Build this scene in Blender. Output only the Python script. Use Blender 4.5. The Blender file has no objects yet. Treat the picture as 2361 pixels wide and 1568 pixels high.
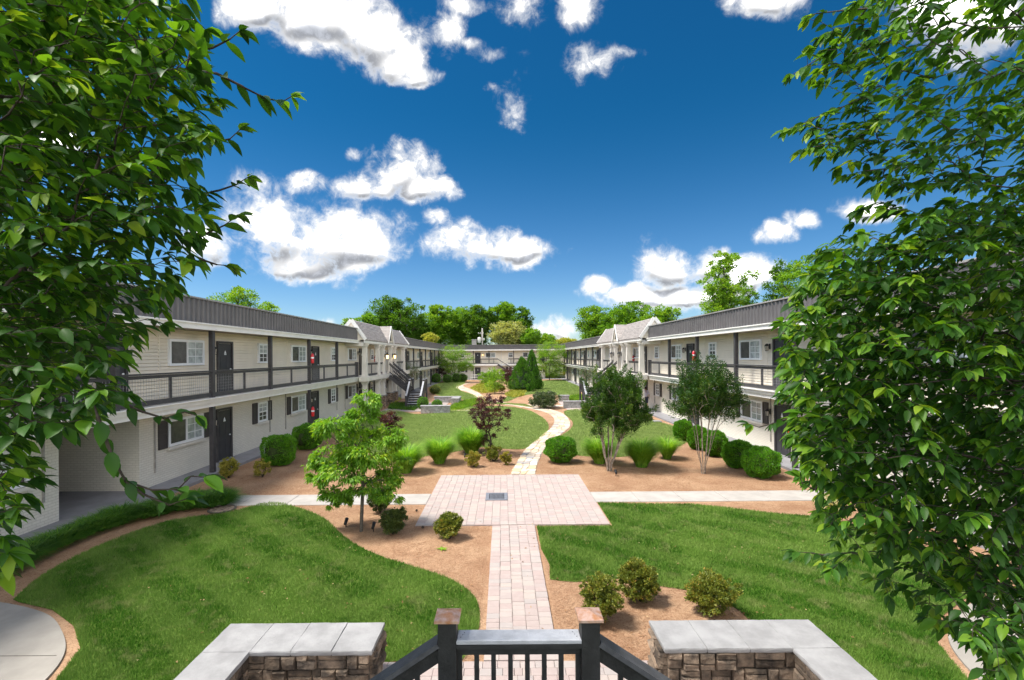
import bpy, bmesh, math, random
import numpy as np
from mathutils import Vector, Matrix, Euler, noise as mnoise
from mathutils.geometry import tessellate_polygon

random.seed(7)
rng = np.random.default_rng(7)
R = math.radians
S = bpy.context.scene
COL = S.collection

# ------------------------------------------------------------------ camera
EYE = 4.27            # camera height above the courtyard
FX = 1089.0           # focal length in units of the measuring grid (grid is 2361 wide)
VX, VY, ROLL = 1160.0, 821.0, 0.0071
cam_d = bpy.data.cameras.new('camera')
cam = bpy.data.objects.new('camera', cam_d)
COL.objects.link(cam)
cam.location = (0, 0, EYE)
cam.rotation_euler = (R(90), ROLL, 0)
cam_d.sensor_fit = 'HORIZONTAL'
cam_d.sensor_width = 36
cam_d.lens = 36 * FX / 2361
cam_d.shift_x = (1180.5 - VX) / 2361
cam_d.shift_y = (VY - 784.0) / 2361
cam_d.clip_start = 0.05
cam_d.clip_end = 3000
S.camera = cam

# ------------------------------------------------------------------ world, sun, exposure
SUN_EL, SUN_AZ = R(62), R(262)      # azimuth clockwise from +Y: high on the left
S.view_settings.view_transform = 'Standard'
S.view_settings.look = 'None'
S.view_settings.gamma = 1
S.view_settings.use_curve_mapping = False
S.view_settings.exposure = 2.02
sun_d = bpy.data.lights.new('sun', 'SUN')
sun_d.energy = 1.5
sun_d.angle = R(12)
sun_d.color = (1.0, 0.95, 0.87)
sun = bpy.data.objects.new('sun', sun_d)
COL.objects.link(sun)
sd = Vector((math.sin(SUN_AZ) * math.cos(SUN_EL), math.cos(SUN_AZ) * math.cos(SUN_EL), math.sin(SUN_EL)))
sun.rotation_euler = sd.to_track_quat('Z', 'Y').to_euler()
sun.location = (0, -20, 60)

W = bpy.data.worlds.new('World')
S.world = W
W.use_nodes = True
nt = W.node_tree
nt.nodes.clear()
class NB:
    def __init__(s, nt): s.nt = nt
    def n(s, t, **k):
        x = s.nt.nodes.new(t)
        for a, b in k.items(): setattr(x, a, b)
        return x
    def set(s, sock, v):
        if v is None: return
        if isinstance(v, bpy.types.NodeSocket): s.nt.links.new(v, sock)
        else: sock.default_value = v
    def m(s, op, a, b=None, c=None, clamp=False):
        x = s.n('ShaderNodeMath', operation=op, use_clamp=clamp)
        for i, v in enumerate((a, b, c)): s.set(x.inputs[i], v)
        return x.outputs[0]
    def mix(s, f, a, b, blend='MIX'):
        x = s.n('ShaderNodeMix', data_type='RGBA', blend_type=blend)
        s.set(x.inputs[0], f); s.set(x.inputs[6], a); s.set(x.inputs[7], b)
        return x.outputs[2]
    def ss(s, v, lo, hi):
        x = s.n('ShaderNodeMapRange', interpolation_type='SMOOTHSTEP')
        s.set(x.inputs[0], v); x.inputs[1].default_value = lo; x.inputs[2].default_value = hi
        return x.outputs[0]
    def noise(s, vec, scale, detail=4, rough=0.5, dist=0.0):
        x = s.n('ShaderNodeTexNoise')
        s.set(x.inputs['Vector'], vec)
        x.inputs['Scale'].default_value = scale; x.inputs['Detail'].default_value = detail
        x.inputs['Roughness'].default_value = rough; x.inputs['Distortion'].default_value = dist
        return x
w = NB(nt)
sky = w.n('ShaderNodeTexSky', sky_type='NISHITA')
sky.sun_disc = False
sky.sun_elevation = SUN_EL
sky.sun_rotation = SUN_AZ
sky.air_density = 1.0
sky.dust_density = 0.15
sky.ozone_density = 3.0
geo = w.n('ShaderNodeTexCoord')
sep = w.n('ShaderNodeSeparateXYZ'); nt.links.new(geo.outputs['Generated'], sep.inputs[0])
dx, dy, dz = sep.outputs
yy = w.m('MAXIMUM', dy, 0.03)
U0 = w.m('DIVIDE', dx, yy); V0 = w.m('DIVIDE', dz, yy)
nz1 = w.noise(geo.outputs['Generated'], 7.0, 2, 0.6)
nz2 = w.noise(geo.outputs['Generated'], 10.0, 9, 0.54, 0.25)
nz3 = w.noise(geo.outputs['Generated'], 34.0, 8, 0.68, 0.4)
s1 = w.n('ShaderNodeSeparateXYZ'); nt.links.new(nz1.outputs['Color'], s1.inputs[0])
U = w.m('ADD', U0, w.m('MULTIPLY', w.m('SUBTRACT', s1.outputs[0], 0.5), 0.10))
V = w.m('ADD', V0, w.m('MULTIPLY', w.m('SUBTRACT', s1.outputs[1], 0.5), 0.07))
# cumulus clouds: (bearing x, height y, half width, half height), on the measuring grid
CL = [(620,15,125,52),(740,35,135,85),(850,70,95,88),(905,140,80,58),(945,175,78,30),(940,70,35,60),
 (1042,78,26,34),(1150,120,36,17),(1068,8,34,14),(1150,14,26,12),(1205,12,40,34),(1338,22,58,44),(1768,6,100,46),
 (1360,138,33,30),(1408,130,34,11),(1182,215,28,42),(1139,203,17,13),(1103,95,16,10),
 (920,395,85,62),(965,440,75,36),(850,430,80,38),(700,420,58,34),(592,410,44,30),(822,353,14,10),(1002,510,18,14),
 (640,520,150,85),(760,545,165,88),(680,600,150,48),(830,570,100,50),(480,560,90,60),
 (1050,560,66,46),(1120,572,95,48),(1200,580,85,38),(1262,588,40,18),
 (1545,618,85,55),(1640,615,95,50),(1720,640,80,55),(1370,668,52,27),(1470,690,100,30),(1600,690,120,34),
 (1800,540,50,30),(1850,515,48,24),(1990,490,80,34),(1270,760,75,34),(760,742,14,9),(1190,770,60,20),
 (2260,50,190,110),(100,300,120,70),(-250,200,300,140),(2700,350,260,110),(2150,760,190,60),(120,800,200,60)]
# the same kind of weather higher up and to the sides, beyond the frame
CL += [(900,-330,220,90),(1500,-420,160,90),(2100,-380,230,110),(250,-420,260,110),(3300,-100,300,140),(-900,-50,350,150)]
best = None; low = None
for (cx, cy, ca, cb) in CL:
    u0, v0 = (cx - VX) / FX, (VY - cy) / FX
    wisp = ca < 46
    if wisp: ca, cb = ca*1.25, cb*1.25
    a = w.m('MULTIPLY', w.m('SUBTRACT', U, u0), FX / ca)
    b = w.m('MULTIPLY', w.m('SUBTRACT', V, v0), FX / cb)
    a2 = w.m('MULTIPLY', a, a)
    q = w.m('SUBTRACT', 1.0, w.m('MULTIPLY_ADD', b, b, a2))
    if wisp: q = w.m('MULTIPLY', q, 0.36)
    best = q if best is None else w.m('SMOOTH_MAX', best, q, 0.5)
    if ca > 60:
        b2 = w.m('ADD', b, 0.75)
        q2 = w.m('SUBTRACT', 1.0, w.m('MULTIPLY_ADD', b2, b2, a2))
        low = q2 if low is None else w.m('MAXIMUM', low, q2)
den = w.m('ADD', best, w.m('MULTIPLY', w.m('SUBTRACT', nz2.outputs['Fac'], 0.5), 3.8))
den = w.m('ADD', den, w.m('MULTIPLY', w.m('SUBTRACT', nz3.outputs['Fac'], 0.5), 2.1))
front = w.ss(dy, 0.06, 0.12)
mask = w.m('MULTIPLY', w.m('POWER', w.ss(den, -0.45, 0.95), 1.8), front)
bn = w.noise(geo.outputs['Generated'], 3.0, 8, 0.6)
back = w.m('MULTIPLY', w.ss(bn.outputs['Fac'], 0.47, 0.58), w.m('SUBTRACT', 1.0, front))  # unseen cloud cover behind the camera, thickened to raise the ambient light
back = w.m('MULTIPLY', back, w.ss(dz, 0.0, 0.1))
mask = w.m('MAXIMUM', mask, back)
grey = w.ss(w.m('ADD', w.m('SUBTRACT', low, best), w.m('MULTIPLY', w.m('SUBTRACT', nz2.outputs['Fac'], 0.5), 0.7)), -0.40, 0.50)
thick = w.ss(best, 0.05, 0.7)
gg = w.m('SUBTRACT', 1.0, w.m('POWER', w.m('SUBTRACT', 1.0, w.m('MULTIPLY', grey, w.m('MULTIPLY', thick, w.ss(den, 0.35, 1.1))), clamp=True), 2.6))
ccol = w.mix(gg, (1.0, 0.985, 0.96, 1), (0.135, 0.142, 0.158, 1))
hs = w.n('ShaderNodeHueSaturation'); nt.links.new(sky.outputs[0], hs.inputs['Color'])
hs.inputs['Saturation'].default_value = 1.2
elev = w.ss(dz, 0.0, 0.48)
tint = w.mix(elev, (0.33, 0.375, 0.435, 1), (0.047, 0.25, 0.305, 1))
base = w.mix(1.0, hs.outputs[0], tint, 'MULTIPLY')
SKY_K = 0.08
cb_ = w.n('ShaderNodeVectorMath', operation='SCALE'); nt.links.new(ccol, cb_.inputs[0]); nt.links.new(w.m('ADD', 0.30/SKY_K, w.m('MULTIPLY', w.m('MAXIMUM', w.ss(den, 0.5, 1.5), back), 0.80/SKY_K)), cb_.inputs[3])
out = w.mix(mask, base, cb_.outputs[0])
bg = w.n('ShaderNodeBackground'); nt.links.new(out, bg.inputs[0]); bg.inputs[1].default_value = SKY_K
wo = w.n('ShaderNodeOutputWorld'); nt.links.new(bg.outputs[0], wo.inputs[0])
W.cycles.sampling_method = 'MANUAL'
W.cycles.sample_map_resolution = 512

# ------------------------------------------------------------------ geometry helpers
def G(x, y, z=0.0):
    """point on the plane at height z seen at grid position x, y"""
    ax, ay = x - VX, y - VY
    dy_ = ay + ROLL * ax; dx_ = ax - ROLL * ay
    k = (EYE - z) / dy_
    return Vector((dx_ * k, FX * k, z))
def at(x, y, Y):
    """point at distance Y seen at grid position x, y"""
    ax, ay = x - VX, y - VY
    dy_ = ay + ROLL * ax; dx_ = ax - ROLL * ay
    return Vector((dx_ * Y / FX, Y, EYE - dy_ * Y / FX))

class MB:
    def __init__(s): s.v = []; s.f = []
    def poly(s, pts):
        i = len(s.v); s.v += [tuple(p) for p in pts]; s.f.append(tuple(range(i, i + len(pts))))
    def box(s, a, b):
        x0, x1 = sorted((a[0], b[0])); y0, y1 = sorted((a[1], b[1])); z0, z1 = sorted((a[2], b[2]))
        i = len(s.v)
        s.v += [(x0,y0,z0),(x1,y0,z0),(x1,y1,z0),(x0,y1,z0),(x0,y0,z1),(x1,y0,z1),(x1,y1,z1),(x0,y1,z1)]
        for q in ((3,2,1,0),(4,5,6,7),(0,1,5,4),(1,2,6,5),(2,3,7,6),(3,0,4,7)): s.f.append(tuple(i+k for k in q))
        return s
    def bbox(s, a, b, bev=0.01):
        """box with bevelled top and side edges"""
        x0, x1 = sorted((a[0], b[0])); y0, y1 = sorted((a[1], b[1])); z0, z1 = sorted((a[2], b[2]))
        e = min(bev, (x1-x0)/3, (y1-y0)/3, (z1-z0)/3)
        i = len(s.v)
        ring = lambda d, z: [(x0+d,y0+d,z),(x1-d,y0+d,z),(x1-d,y1-d,z),(x0+d,y1-d,z)]
        s.v += ring(e, z0) + ring(0, z0+e) + ring(0, z1-e) + ring(e, z1)
        s.f.append((i+3,i+2,i+1,i))
        for r in range(3):
            for k in range(4):
                s.f.append((i+r*4+k, i+r*4+(k+1)%4, i+r*4+4+(k+1)%4, i+r*4+4+k))
        s.f.append((i+12,i+13,i+14,i+15))
        return s
    def prism(s, prof, axis, t0, t1):
        """profile (list of 2D) extruded along axis 0/1/2 from t0 to t1"""
        n = len(prof); i = len(s.v)
        def P(p, t):
            q = [0,0,0]; o = [k for k in (0,1,2) if k != axis]
            q[axis] = t; q[o[0]] = p[0]; q[o[1]] = p[1]; return tuple(q)
        s.v += [P(p, t0) for p in prof] + [P(p, t1) for p in prof]
        s.f.append(tuple(range(i, i+n))[::-1]); s.f.append(tuple(range(i+n, i+2*n)))
        for k in range(n): s.f.append((i+k, i+(k+1)%n, i+n+(k+1)%n, i+n+k))
        return s
    def bar(s, p, q, w_, h_, up=(0,0,1)):
        """square bar from p to q, w_ wide and h_ high"""
        p = Vector(p); q = Vector(q); d = (q-p).normalized(); u = Vector(up)
        r = d.cross(u)
        if r.length < 1e-4: r = Vector((1,0,0))
        r.normalize(); u = r.cross(d).normalized()
        i = len(s.v)
        for c in (p, q):
            for a, b in ((-1,-1),(1,-1),(1,1),(-1,1)): s.v.append(tuple(c + r*a*w_/2 + u*b*h_/2))
        s.f += [(i+3,i+2,i+1,i),(i+4,i+5,i+6,i+7)]
        for k in range(4): s.f.append((i+k, i+(k+1)%4, i+4+(k+1)%4, i+4+k))
        return s
    def tube(s, pts, rad, n=8, caps=True):
        pts = [Vector(p) for p in pts]
        rs = rad if hasattr(rad, '__len__') else [rad]*len(pts)
        i = len(s.v); ref = Vector((0.13,0.21,1)).normalized()
        for k, p in enumerate(pts):
            d = (pts[min(k+1,len(pts)-1)] - pts[max(k-1,0)])
            d = d.normalized() if d.length > 1e-9 else Vector((0,0,1))
            a = d.cross(ref)
            if a.length < 0.05: a = d.cross(Vector((1,0,0)))
            a.normalize(); b = d.cross(a)
            for j in range(n):
                t = 2*math.pi*j/n
                s.v.append(tuple(p + a*math.cos(t)*rs[k] + b*math.sin(t)*rs[k]))
        for k in range(len(pts)-1):
            for j in range(n):
                s.f.append((i+k*n+j, i+k*n+(j+1)%n, i+(k+1)*n+(j+1)%n, i+(k+1)*n+j))
        if caps:
            s.f.append(tuple(i+j for j in range(n))[::-1]); s.f.append(tuple(i+(len(pts)-1)*n+j for j in range(n)))
        return s
    def lathe(s, prof, c=(0,0,0), n=16):
        i = len(s.v)
        for (r, z) in prof:
            for j in range(n):
                t = 2*math.pi*j/n
                s.v.append((c[0]+r*math.cos(t), c[1]+r*math.sin(t), c[2]+z))
        for k in range(len(prof)-1):
            for j in range(n): s.f.append((i+k*n+j, i+k*n+(j+1)%n, i+(k+1)*n+(j+1)%n, i+(k+1)*n+j))
        s.f.append(tuple(i+j for j in range(n))[::-1]); s.f.append(tuple(i+(len(prof)-1)*n+j for j in range(n)))
        return s
    def mesh(s, name, m, smooth=False):
        me = bpy.data.meshes.new(name)
        me.from_pydata(s.v, [], s.f); me.update()
        if m: me.materials.append(m)
        if smooth: me.polygons.foreach_set('use_smooth', [True]*len(me.polygons))
        return me
    def build(s, name, m, parent=None, smooth=False, kind=None, loc=None, rotz=0):
        return ob(name, s.mesh(name, m, smooth), parent, loc, rotz, kind)

def ob(name, me, parent=None, loc=None, rotz=0, kind=None):
    o = bpy.data.objects.new(name, me); COL.objects.link(o)
    if loc is not None: o.location = loc
    if rotz: o.rotation_euler = (0, 0, rotz)
    if parent is not None: o.parent = parent
    if kind: o['kind'] = kind
    return o
def thing(name, label, cat, loc=(0,0,0), group=None, rotz=0):
    o = bpy.data.objects.new(name, None); COL.objects.link(o)
    o.empty_display_size = 0.1
    o.location = loc; o.rotation_euler = (0,0,rotz)
    o['label'] = label; o['category'] = cat
    if group: o['group'] = group
    return o
def tag(o, label, cat, group=None):
    o['label'] = label; o['category'] = cat
    if group: o['group'] = group
    return o
def flat(name, pts, z, m, kind='structure', parent=None, thick=0.0):
    """level sheet (or slab) with the given outline"""
    P = [Vector((p[0], p[1], z)) for p in pts]
    tri = tessellate_polygon([P])
    b = MB(); b.v = [tuple(p) for p in P]
    area = sum(P[i].x*P[(i+1)%len(P)].y - P[(i+1)%len(P)].x*P[i].y for i in range(len(P)))
    for t in tri:
        a_, b_, c_ = (P[k] for k in t)
        n = (b_-a_).cross(c_-a_)
        b.f.append(tuple(t) if n.z > 0 else tuple(t)[::-1])
    if thick:
        n = len(P); b.v += [(p.x, p.y, z-thick) for p in P]
        for i in range(n):
            j = (i+1) % n
            b.f.append((i, j, n+j, n+i)[::-1] if area > 0 else (i, j, n+j, n+i))
    return b.build(name, m, parent, kind=kind)
def spline(pts, n=6, closed=True):
    P = [Vector((p[0], p[1], 0)) for p in pts]; out = []
    N = len(P)
    rngk = range(N) if closed else range(N-1)
    for i in rngk:
        g = (lambda k: P[k % N]) if closed else (lambda k: P[max(0, min(N-1, k))])
        p0, p1, p2, p3 = g(i-1), g(i), g(i+1), g(i+2)
        for k in range(n):
            t = k/n
            out.append(0.5*((2*p1)+(-p0+p2)*t+(2*p0-5*p1+4*p2-p3)*t*t+(-p0+3*p1-3*p2+p3)*t*t*t))
    if not closed: out.append(P[-1])
    return out
def inpoly(px, py, poly):
    x = np.array([p[0] for p in poly]); y = np.array([p[1] for p in poly])
    ins = np.zeros(len(px), bool); j = len(x)-1
    for i in range(len(x)):
        c = ((y[i] > py) != (y[j] > py)) & (px < (x[j]-x[i])*(py-y[i])/(y[j]-y[i]+1e-12)+x[i])
        ins ^= c; j = i
    return ins

# ------------------------------------------------------------------ materials
MATS = {}
def mat(name, col, rough=0.8, var=0.12, scale=6.0, bump=0.0, bscale=60.0, spec=0.3, metal=0.0, col2=None, objvar=0.0, detail=5, emit=None):
    if name in MATS: return MATS[name]
    m = bpy.data.materials.new(name); m.use_nodes = True; MATS[name] = m
    nt = m.node_tree; b = NB(nt); p = nt.nodes['Principled BSDF']
    tc = b.n('ShaderNodeTexCoord')
    g = b.n('ShaderNodeNewGeometry')
    nz = b.noise(g.outputs['Position'], scale, detail, 0.6)
    c1 = tuple(max(0, c*(1-var)) for c in col)+(1,)
    c2 = tuple(min(1, c*(1+var)) for c in (col if col2 is None else col2))+(1,)
    c = b.mix(b.ss(nz.outputs['Fac'], 0.3, 0.7), c1, c2)
    if objvar:
        oi = b.n('ShaderNodeObjectInfo')
        hv = b.n('ShaderNodeHueSaturation'); nt.links.new(c, hv.inputs['Color'])
        nt.links.new(b.m('MULTIPLY_ADD', oi.outputs['Random'], objvar*2, 1-objvar), hv.inputs['Value'])
        c = hv.outputs[0]
    nt.links.new(c, p.inputs['Base Color'])
    p.inputs['Roughness'].default_value = rough
    p.inputs['Specular IOR Level'].default_value = spec
    p.inputs['Metallic'].default_value = metal
    if bump:
        bz = b.noise(g.outputs['Position'], bscale, 4, 0.6)
        bm_ = b.n('ShaderNodeBump'); bm_.inputs['Strength'].default_value = bump; bm_.inputs['Distance'].default_value = 0.02
        nt.links.new(bz.outputs['Fac'], bm_.inputs['Height']); nt.links.new(bm_.outputs[0], p.inputs['Normal'])
    if emit:
        p.inputs['Emission Color'].default_value = emit[0]+(1,); p.inputs['Emission Strength'].default_value = emit[1]
    return m
def leafmat(name, stops, trans=0.35, rough=0.45, spec=0.35, clump=1.2):
    """foliage: colour differs from leaf to leaf and a little from spray to spray"""
    if name in MATS: return MATS[name]
    m = bpy.data.materials.new(name); m.use_nodes = True; MATS[name] = m
    nt = m.node_tree; b = NB(nt); p = nt.nodes['Principled BSDF']
    at_ = b.n('ShaderNodeAttribute'); at_.attribute_name = 'rnd'
    oi = b.n('ShaderNodeObjectInfo'); g = b.n('ShaderNodeNewGeometry')
    nz = b.noise(g.outputs['Position'], clump, 3, 0.6)
    f = b.m('FRACT', b.m('ADD', at_.outputs['Fac'], oi.outputs['Random']))
    f = b.m('ADD', b.m('MULTIPLY', f, 0.65), b.m('MULTIPLY', b.ss(nz.outputs['Fac'], 0.3, 0.7), 0.35))
    cr = b.n('ShaderNodeValToRGB'); nt.links.new(f, cr.inputs[0])
    el = cr.color_ramp.elements
    for i, (t, c) in enumerate(stops):
        e = el[i] if i < 2 else el.new(t)
        e.position = t; e.color = tuple(c)+(1,)
    nt.links.new(cr.outputs[0], p.inputs['Base Color'])
    p.inputs['Roughness'].default_value = rough; p.inputs['Specular IOR Level'].default_value = spec
    tr = b.n('ShaderNodeBsdfTranslucent')
    tint = b.mix(1.0, cr.outputs[0], (1.5, 1.35, 0.45, 1), 'MULTIPLY')
    nt.links.new(tint, tr.inputs[0])
    mx = b.n('ShaderNodeMixShader'); mx.inputs[0].default_value = trans
    nt.links.new(p.outputs[0], mx.inputs[1]); nt.links.new(tr.outputs[0], mx.inputs[2])
    nt.links.new(mx.outputs[0], nt.nodes['Material Output'].inputs[0])
    return m

M = {}
M['white'] = mat('white_paint', (0.80,0.78,0.75), 0.6, 0.05, 2.0)
M['cream'] = mat('cream_column_paint', (0.70,0.66,0.60), 0.7, 0.06, 2.0)
M['siding'] = mat('vinyl_siding', (0.81,0.735,0.615), 0.6, 0.04, 1.3)
M['dark'] = mat('dark_grey_paint', (0.060,0.057,0.060), 0.5, 0.15, 5.0)
M['deck'] = mat('charcoal_deck_paint', (0.022,0.0225,0.024), 0.5, 0.3, 9.0, bump=0.25, bscale=40, spec=0.4)
M['deckgrey'] = mat('weathered_deck_paint', (0.07,0.072,0.08), 0.5, 0.2, 9.0, bump=0.2, bscale=40)
M['railtop'] = mat('sky_sheen_rail_paint', (0.40,0.41,0.44), 0.5, 0.12, 8.0, bump=0.3, bscale=50, spec=0.3)  # grey raised to put the bright sky's reflection into the colour
M['door'] = mat('door_paint', (0.045,0.045,0.05), 0.45, 0.12, 4.0)
M['shutter'] = mat('shutter_paint', (0.07,0.062,0.06), 0.6, 0.12, 6.0)
M['metal'] = mat('parapet_metal', (0.135,0.126,0.127), 0.45, 0.10, 1.5, spec=0.4)
M['metalcap'] = mat('parapet_cap_metal', (0.30,0.285,0.28), 0.5, 0.10, 1.5)
M['roofing'] = mat('flat_roofing', (0.20,0.19,0.18), 0.9, 0.2, 2.0)
M['wkconc'] = mat('grey_walk_concrete', (0.26,0.255,0.27), 0.85, 0.12, 1.5, bump=0.1)
M['conc'] = mat('pale_concrete', (0.33,0.305,0.27), 0.85, 0.10, 2.2, bump=0.15, bscale=90)
M['concpath'] = mat('light_sidewalk_concrete', (0.42,0.39,0.36), 0.85, 0.10, 2.2, bump=0.1)
M['soffit'] = mat('soffit_paint', (0.30,0.26,0.22), 0.8, 0.1, 2.0)
M['frame'] = mat('white_vinyl_frame', (0.85,0.86,0.88), 0.4, 0.02, 2.0)
M['pane_dark'] = mat('screened_glass', (0.075,0.073,0.07), 0.25, 0.25, 3.0, spec=0.5, objvar=0.4)
M['pane_light'] = mat('glass_over_curtain', (0.42,0.46,0.46), 0.08, 0.25, 5.0, spec=0.6, objvar=0.3)
M['wire'] = mat('lightened_mesh_wire', (0.45,0.45,0.46), 0.5, 0.1, 5.0)  # paler than the dark wires, standing in for the bright wall behind
M['copper'] = mat('weathered_copper', (0.58,0.25,0.10), 0.42, 0.25, 14.0, metal=0.3, spec=0.5, col2=(0.46,0.33,0.28), bump=0.1)
M['mortar'] = mat('dark_mortar', (0.10,0.085,0.07), 0.95, 0.3, 20.0, bump=0.4)
M['joint'] = mat('paver_bedding_sand', (0.40,0.31,0.27), 0.95, 0.2, 20.0)
M['cap'] = mat('cast_cap_stone', (0.31,0.305,0.305), 0.8, 0.16, 3.0, bump=0.25, bscale=30)
M['stone'] = mat('ledge_stone', (0.085,0.068,0.055), 0.85, 0.3, 5.0, bump=0.9, bscale=28, col2=(0.19,0.14,0.10), objvar=0.5)
M['greystone'] = mat('pale_stacked_stone', (0.40,0.39,0.38), 0.9, 0.35, 7.0, bump=0.8, bscale=14)
M['bark'] = mat('dark_bark', (0.055,0.042,0.034), 0.9, 0.35, 25.0, bump=0.6)
M['greybark'] = mat('grey_bark', (0.13,0.115,0.095), 0.9, 0.25, 25.0, bump=0.6)
M['tanbark'] = mat('smooth_tan_bark', (0.26,0.195,0.145), 0.8, 0.3, 12.0, bump=0.3, col2=(0.35,0.30,0.25))
M['red'] = mat('red_enamel', (0.62,0.02,0.03), 0.3, 0.1, 5.0, spec=0.6)
M['black'] = mat('black_plastic', (0.02,0.02,0.022), 0.4, 0.1, 5.0)
M['lanternglass'] = mat('lantern_glass', (0.5,0.45,0.38), 0.2, 0.1, 4.0)
M['litglass'] = mat('lit_lantern_glass', (0.9,0.7,0.35), 0.3, 0.1, 4.0, emit=((1.0,0.62,0.18), 2.2))
M['grate'] = mat('grey_steel_frame', (0.19,0.20,0.23), 0.55, 0.12, 8.0)
M['pole'] = mat('weathered_pole', (0.34,0.32,0.29), 0.9, 0.2, 6.0)
M['brickbase'] = mat('brown_pedestal_stone', (0.13,0.095,0.075), 0.9, 0.4, 9.0, bump=0.8, bscale=12, col2=(0.30,0.22,0.16))

def brickmat():
    m = bpy.data.materials.new('painted_brick'); m.use_nodes = True
    nt = m.node_tree; b = NB(nt); p = nt.nodes['Principled BSDF']
    g = b.n('ShaderNodeNewGeometry'); sp = b.n('ShaderNodeSeparateXYZ'); nt.links.new(g.outputs['Position'], sp.inputs[0])
    cx = b.n('ShaderNodeCombineXYZ')
    nt.links.new(b.m('ADD', sp.outputs[0], sp.outputs[1]), cx.inputs[0]); nt.links.new(sp.outputs[2], cx.inputs[1])
    br = b.n('ShaderNodeTexBrick'); nt.links.new(cx.outputs[0], br.inputs['Vector'])
    br.inputs['Color1'].default_value = (0.79,0.745,0.65,1); br.inputs['Color2'].default_value = (0.73,0.685,0.595,1)
    br.inputs['Mortar'].default_value = (0.60,0.555,0.47,1); br.inputs['Scale'].default_value = 1.0
    br.inputs['Brick Width'].default_value = 0.205; br.inputs['Row Height'].default_value = 0.075; br.inputs['Mortar Size'].default_value = 0.007
    nz = b.noise(g.outputs['Position'], 0.8, 4); c = b.mix(b.ss(nz.outputs['Fac'],0.35,0.7), br.outputs['Color'], (0.65,0.60,0.51,1), 'MIX')
    mx = b.mix(0.35, br.outputs['Color'], c); nt.links.new(mx, p.inputs['Base Color'])
    p.inputs['Roughness'].default_value = 0.75
    bp = b.n('ShaderNodeBump'); bp.invert = True; bp.inputs['Strength'].default_value = 0.7; bp.inputs['Distance'].default_value = 0.01
    nt.links.new(br.outputs['Fac'], bp.inputs['Height']); nt.links.new(bp.outputs[0], p.inputs['Normal'])
    return m
M['brick'] = brickmat()
def shinglemat():
    m = bpy.data.materials.new('asphalt_shingle'); m.use_nodes = True
    nt = m.node_tree; b = NB(nt); p = nt.nodes['Principled BSDF']
    g = b.n('ShaderNodeNewGeometry'); sp = b.n('ShaderNodeSeparateXYZ'); nt.links.new(g.outputs['Position'], sp.inputs[0])
    cx = b.n('ShaderNodeCombineXYZ'); nt.links.new(sp.outputs[1], cx.inputs[0]); nt.links.new(sp.outputs[2], cx.inputs[1])
    br = b.n('ShaderNodeTexBrick'); nt.links.new(cx.outputs[0], br.inputs['Vector'])
    br.inputs['Color1'].default_value = (0.40,0.36,0.34,1); br.inputs['Color2'].default_value = (0.30,0.27,0.255,1)
    br.inputs['Mortar'].default_value = (0.17,0.15,0.14,1); br.inputs['Scale'].default_value = 1.0
    br.inputs['Brick Width'].default_value = 0.34; br.inputs['Row Height'].default_value = 0.125; br.inputs['Mortar Size'].default_value = 0.012
    nz = b.noise(g.outputs['Position'], 9, 5); c = b.mix(b.m('MULTIPLY', b.ss(nz.outputs['Fac'],0.4,0.7), 0.4), br.outputs['Color'], (0.46,0.42,0.40,1))
    nt.links.new(c, p.inputs['Base Color']); p.inputs['Roughness'].default_value = 0.9
    return m
M['shingle'] = shinglemat()
def groundmat(name, cols, scale, fine, bump=0.6, stretch=None, rough=0.95, stripes=None):
    m = bpy.data.materials.new(name); m.use_nodes = True
    nt = m.node_tree; b = NB(nt); p = nt.nodes['Principled BSDF']
    g = b.n('ShaderNodeNewGeometry'); v = g.outputs['Position']
    n1 = b.noise(v, scale, 8, 0.72); n2 = b.noise(v, fine, 4, 0.7, 1.5)
    c = b.mix(b.ss(n1.outputs['Fac'], 0.32, 0.68), tuple(cols[0])+(1,), tuple(cols[1])+(1,))
    c = b.mix(b.ss(n2.outputs['Fac'], 0.42, 0.75), c, tuple(cols[2])+(1,))
    if stripes:
        wv = b.n('ShaderNodeTexWave'); mp = b.n('ShaderNodeMapping'); nt.links.new(v, mp.inputs[0])
        mp.inputs['Rotation'].default_value = (0, 0, stripes[0]); nt.links.new(mp.outputs[0], wv.inputs[0])
        wv.inputs['Scale'].default_value = stripes[1]; wv.inputs['Distortion'].default_value = 2.5; wv.inputs['Detail'].default_value = 3
        c = b.mix(b.m('MULTIPLY', b.ss(wv.outputs['Fac'], 0.3, 0.8), stripes[3]), c, tuple(stripes[2])+(1,))
    nt.links.new(c, p.inputs['Base Color']); p.inputs['Roughness'].default_value = rough
    p.inputs['Specular IOR Level'].default_value = 0.15
    bp = b.n('ShaderNodeBump'); bp.inputs['Strength'].default_value = bump; bp.inputs['Distance'].default_value = 0.03
    nt.links.new(n2.outputs['Fac'], bp.inputs['Height']); nt.links.new(bp.outputs[0], p.inputs['Normal'])
    return m
M['mulch'] = groundmat('pine_straw_mulch', ((0.36,0.205,0.12),(0.50,0.325,0.20),(0.19,0.10,0.055)), 0.9, 22)
M['turf'] = groundmat('turf_soil', ((0.08,0.15,0.02),(0.15,0.22,0.04),(0.05,0.08,0.015)), 0.7, 30)
M['farland'] = groundmat('far_ground', ((0.10,0.13,0.05),(0.20,0.19,0.11),(0.07,0.10,0.03)), 0.05, 2)
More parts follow.
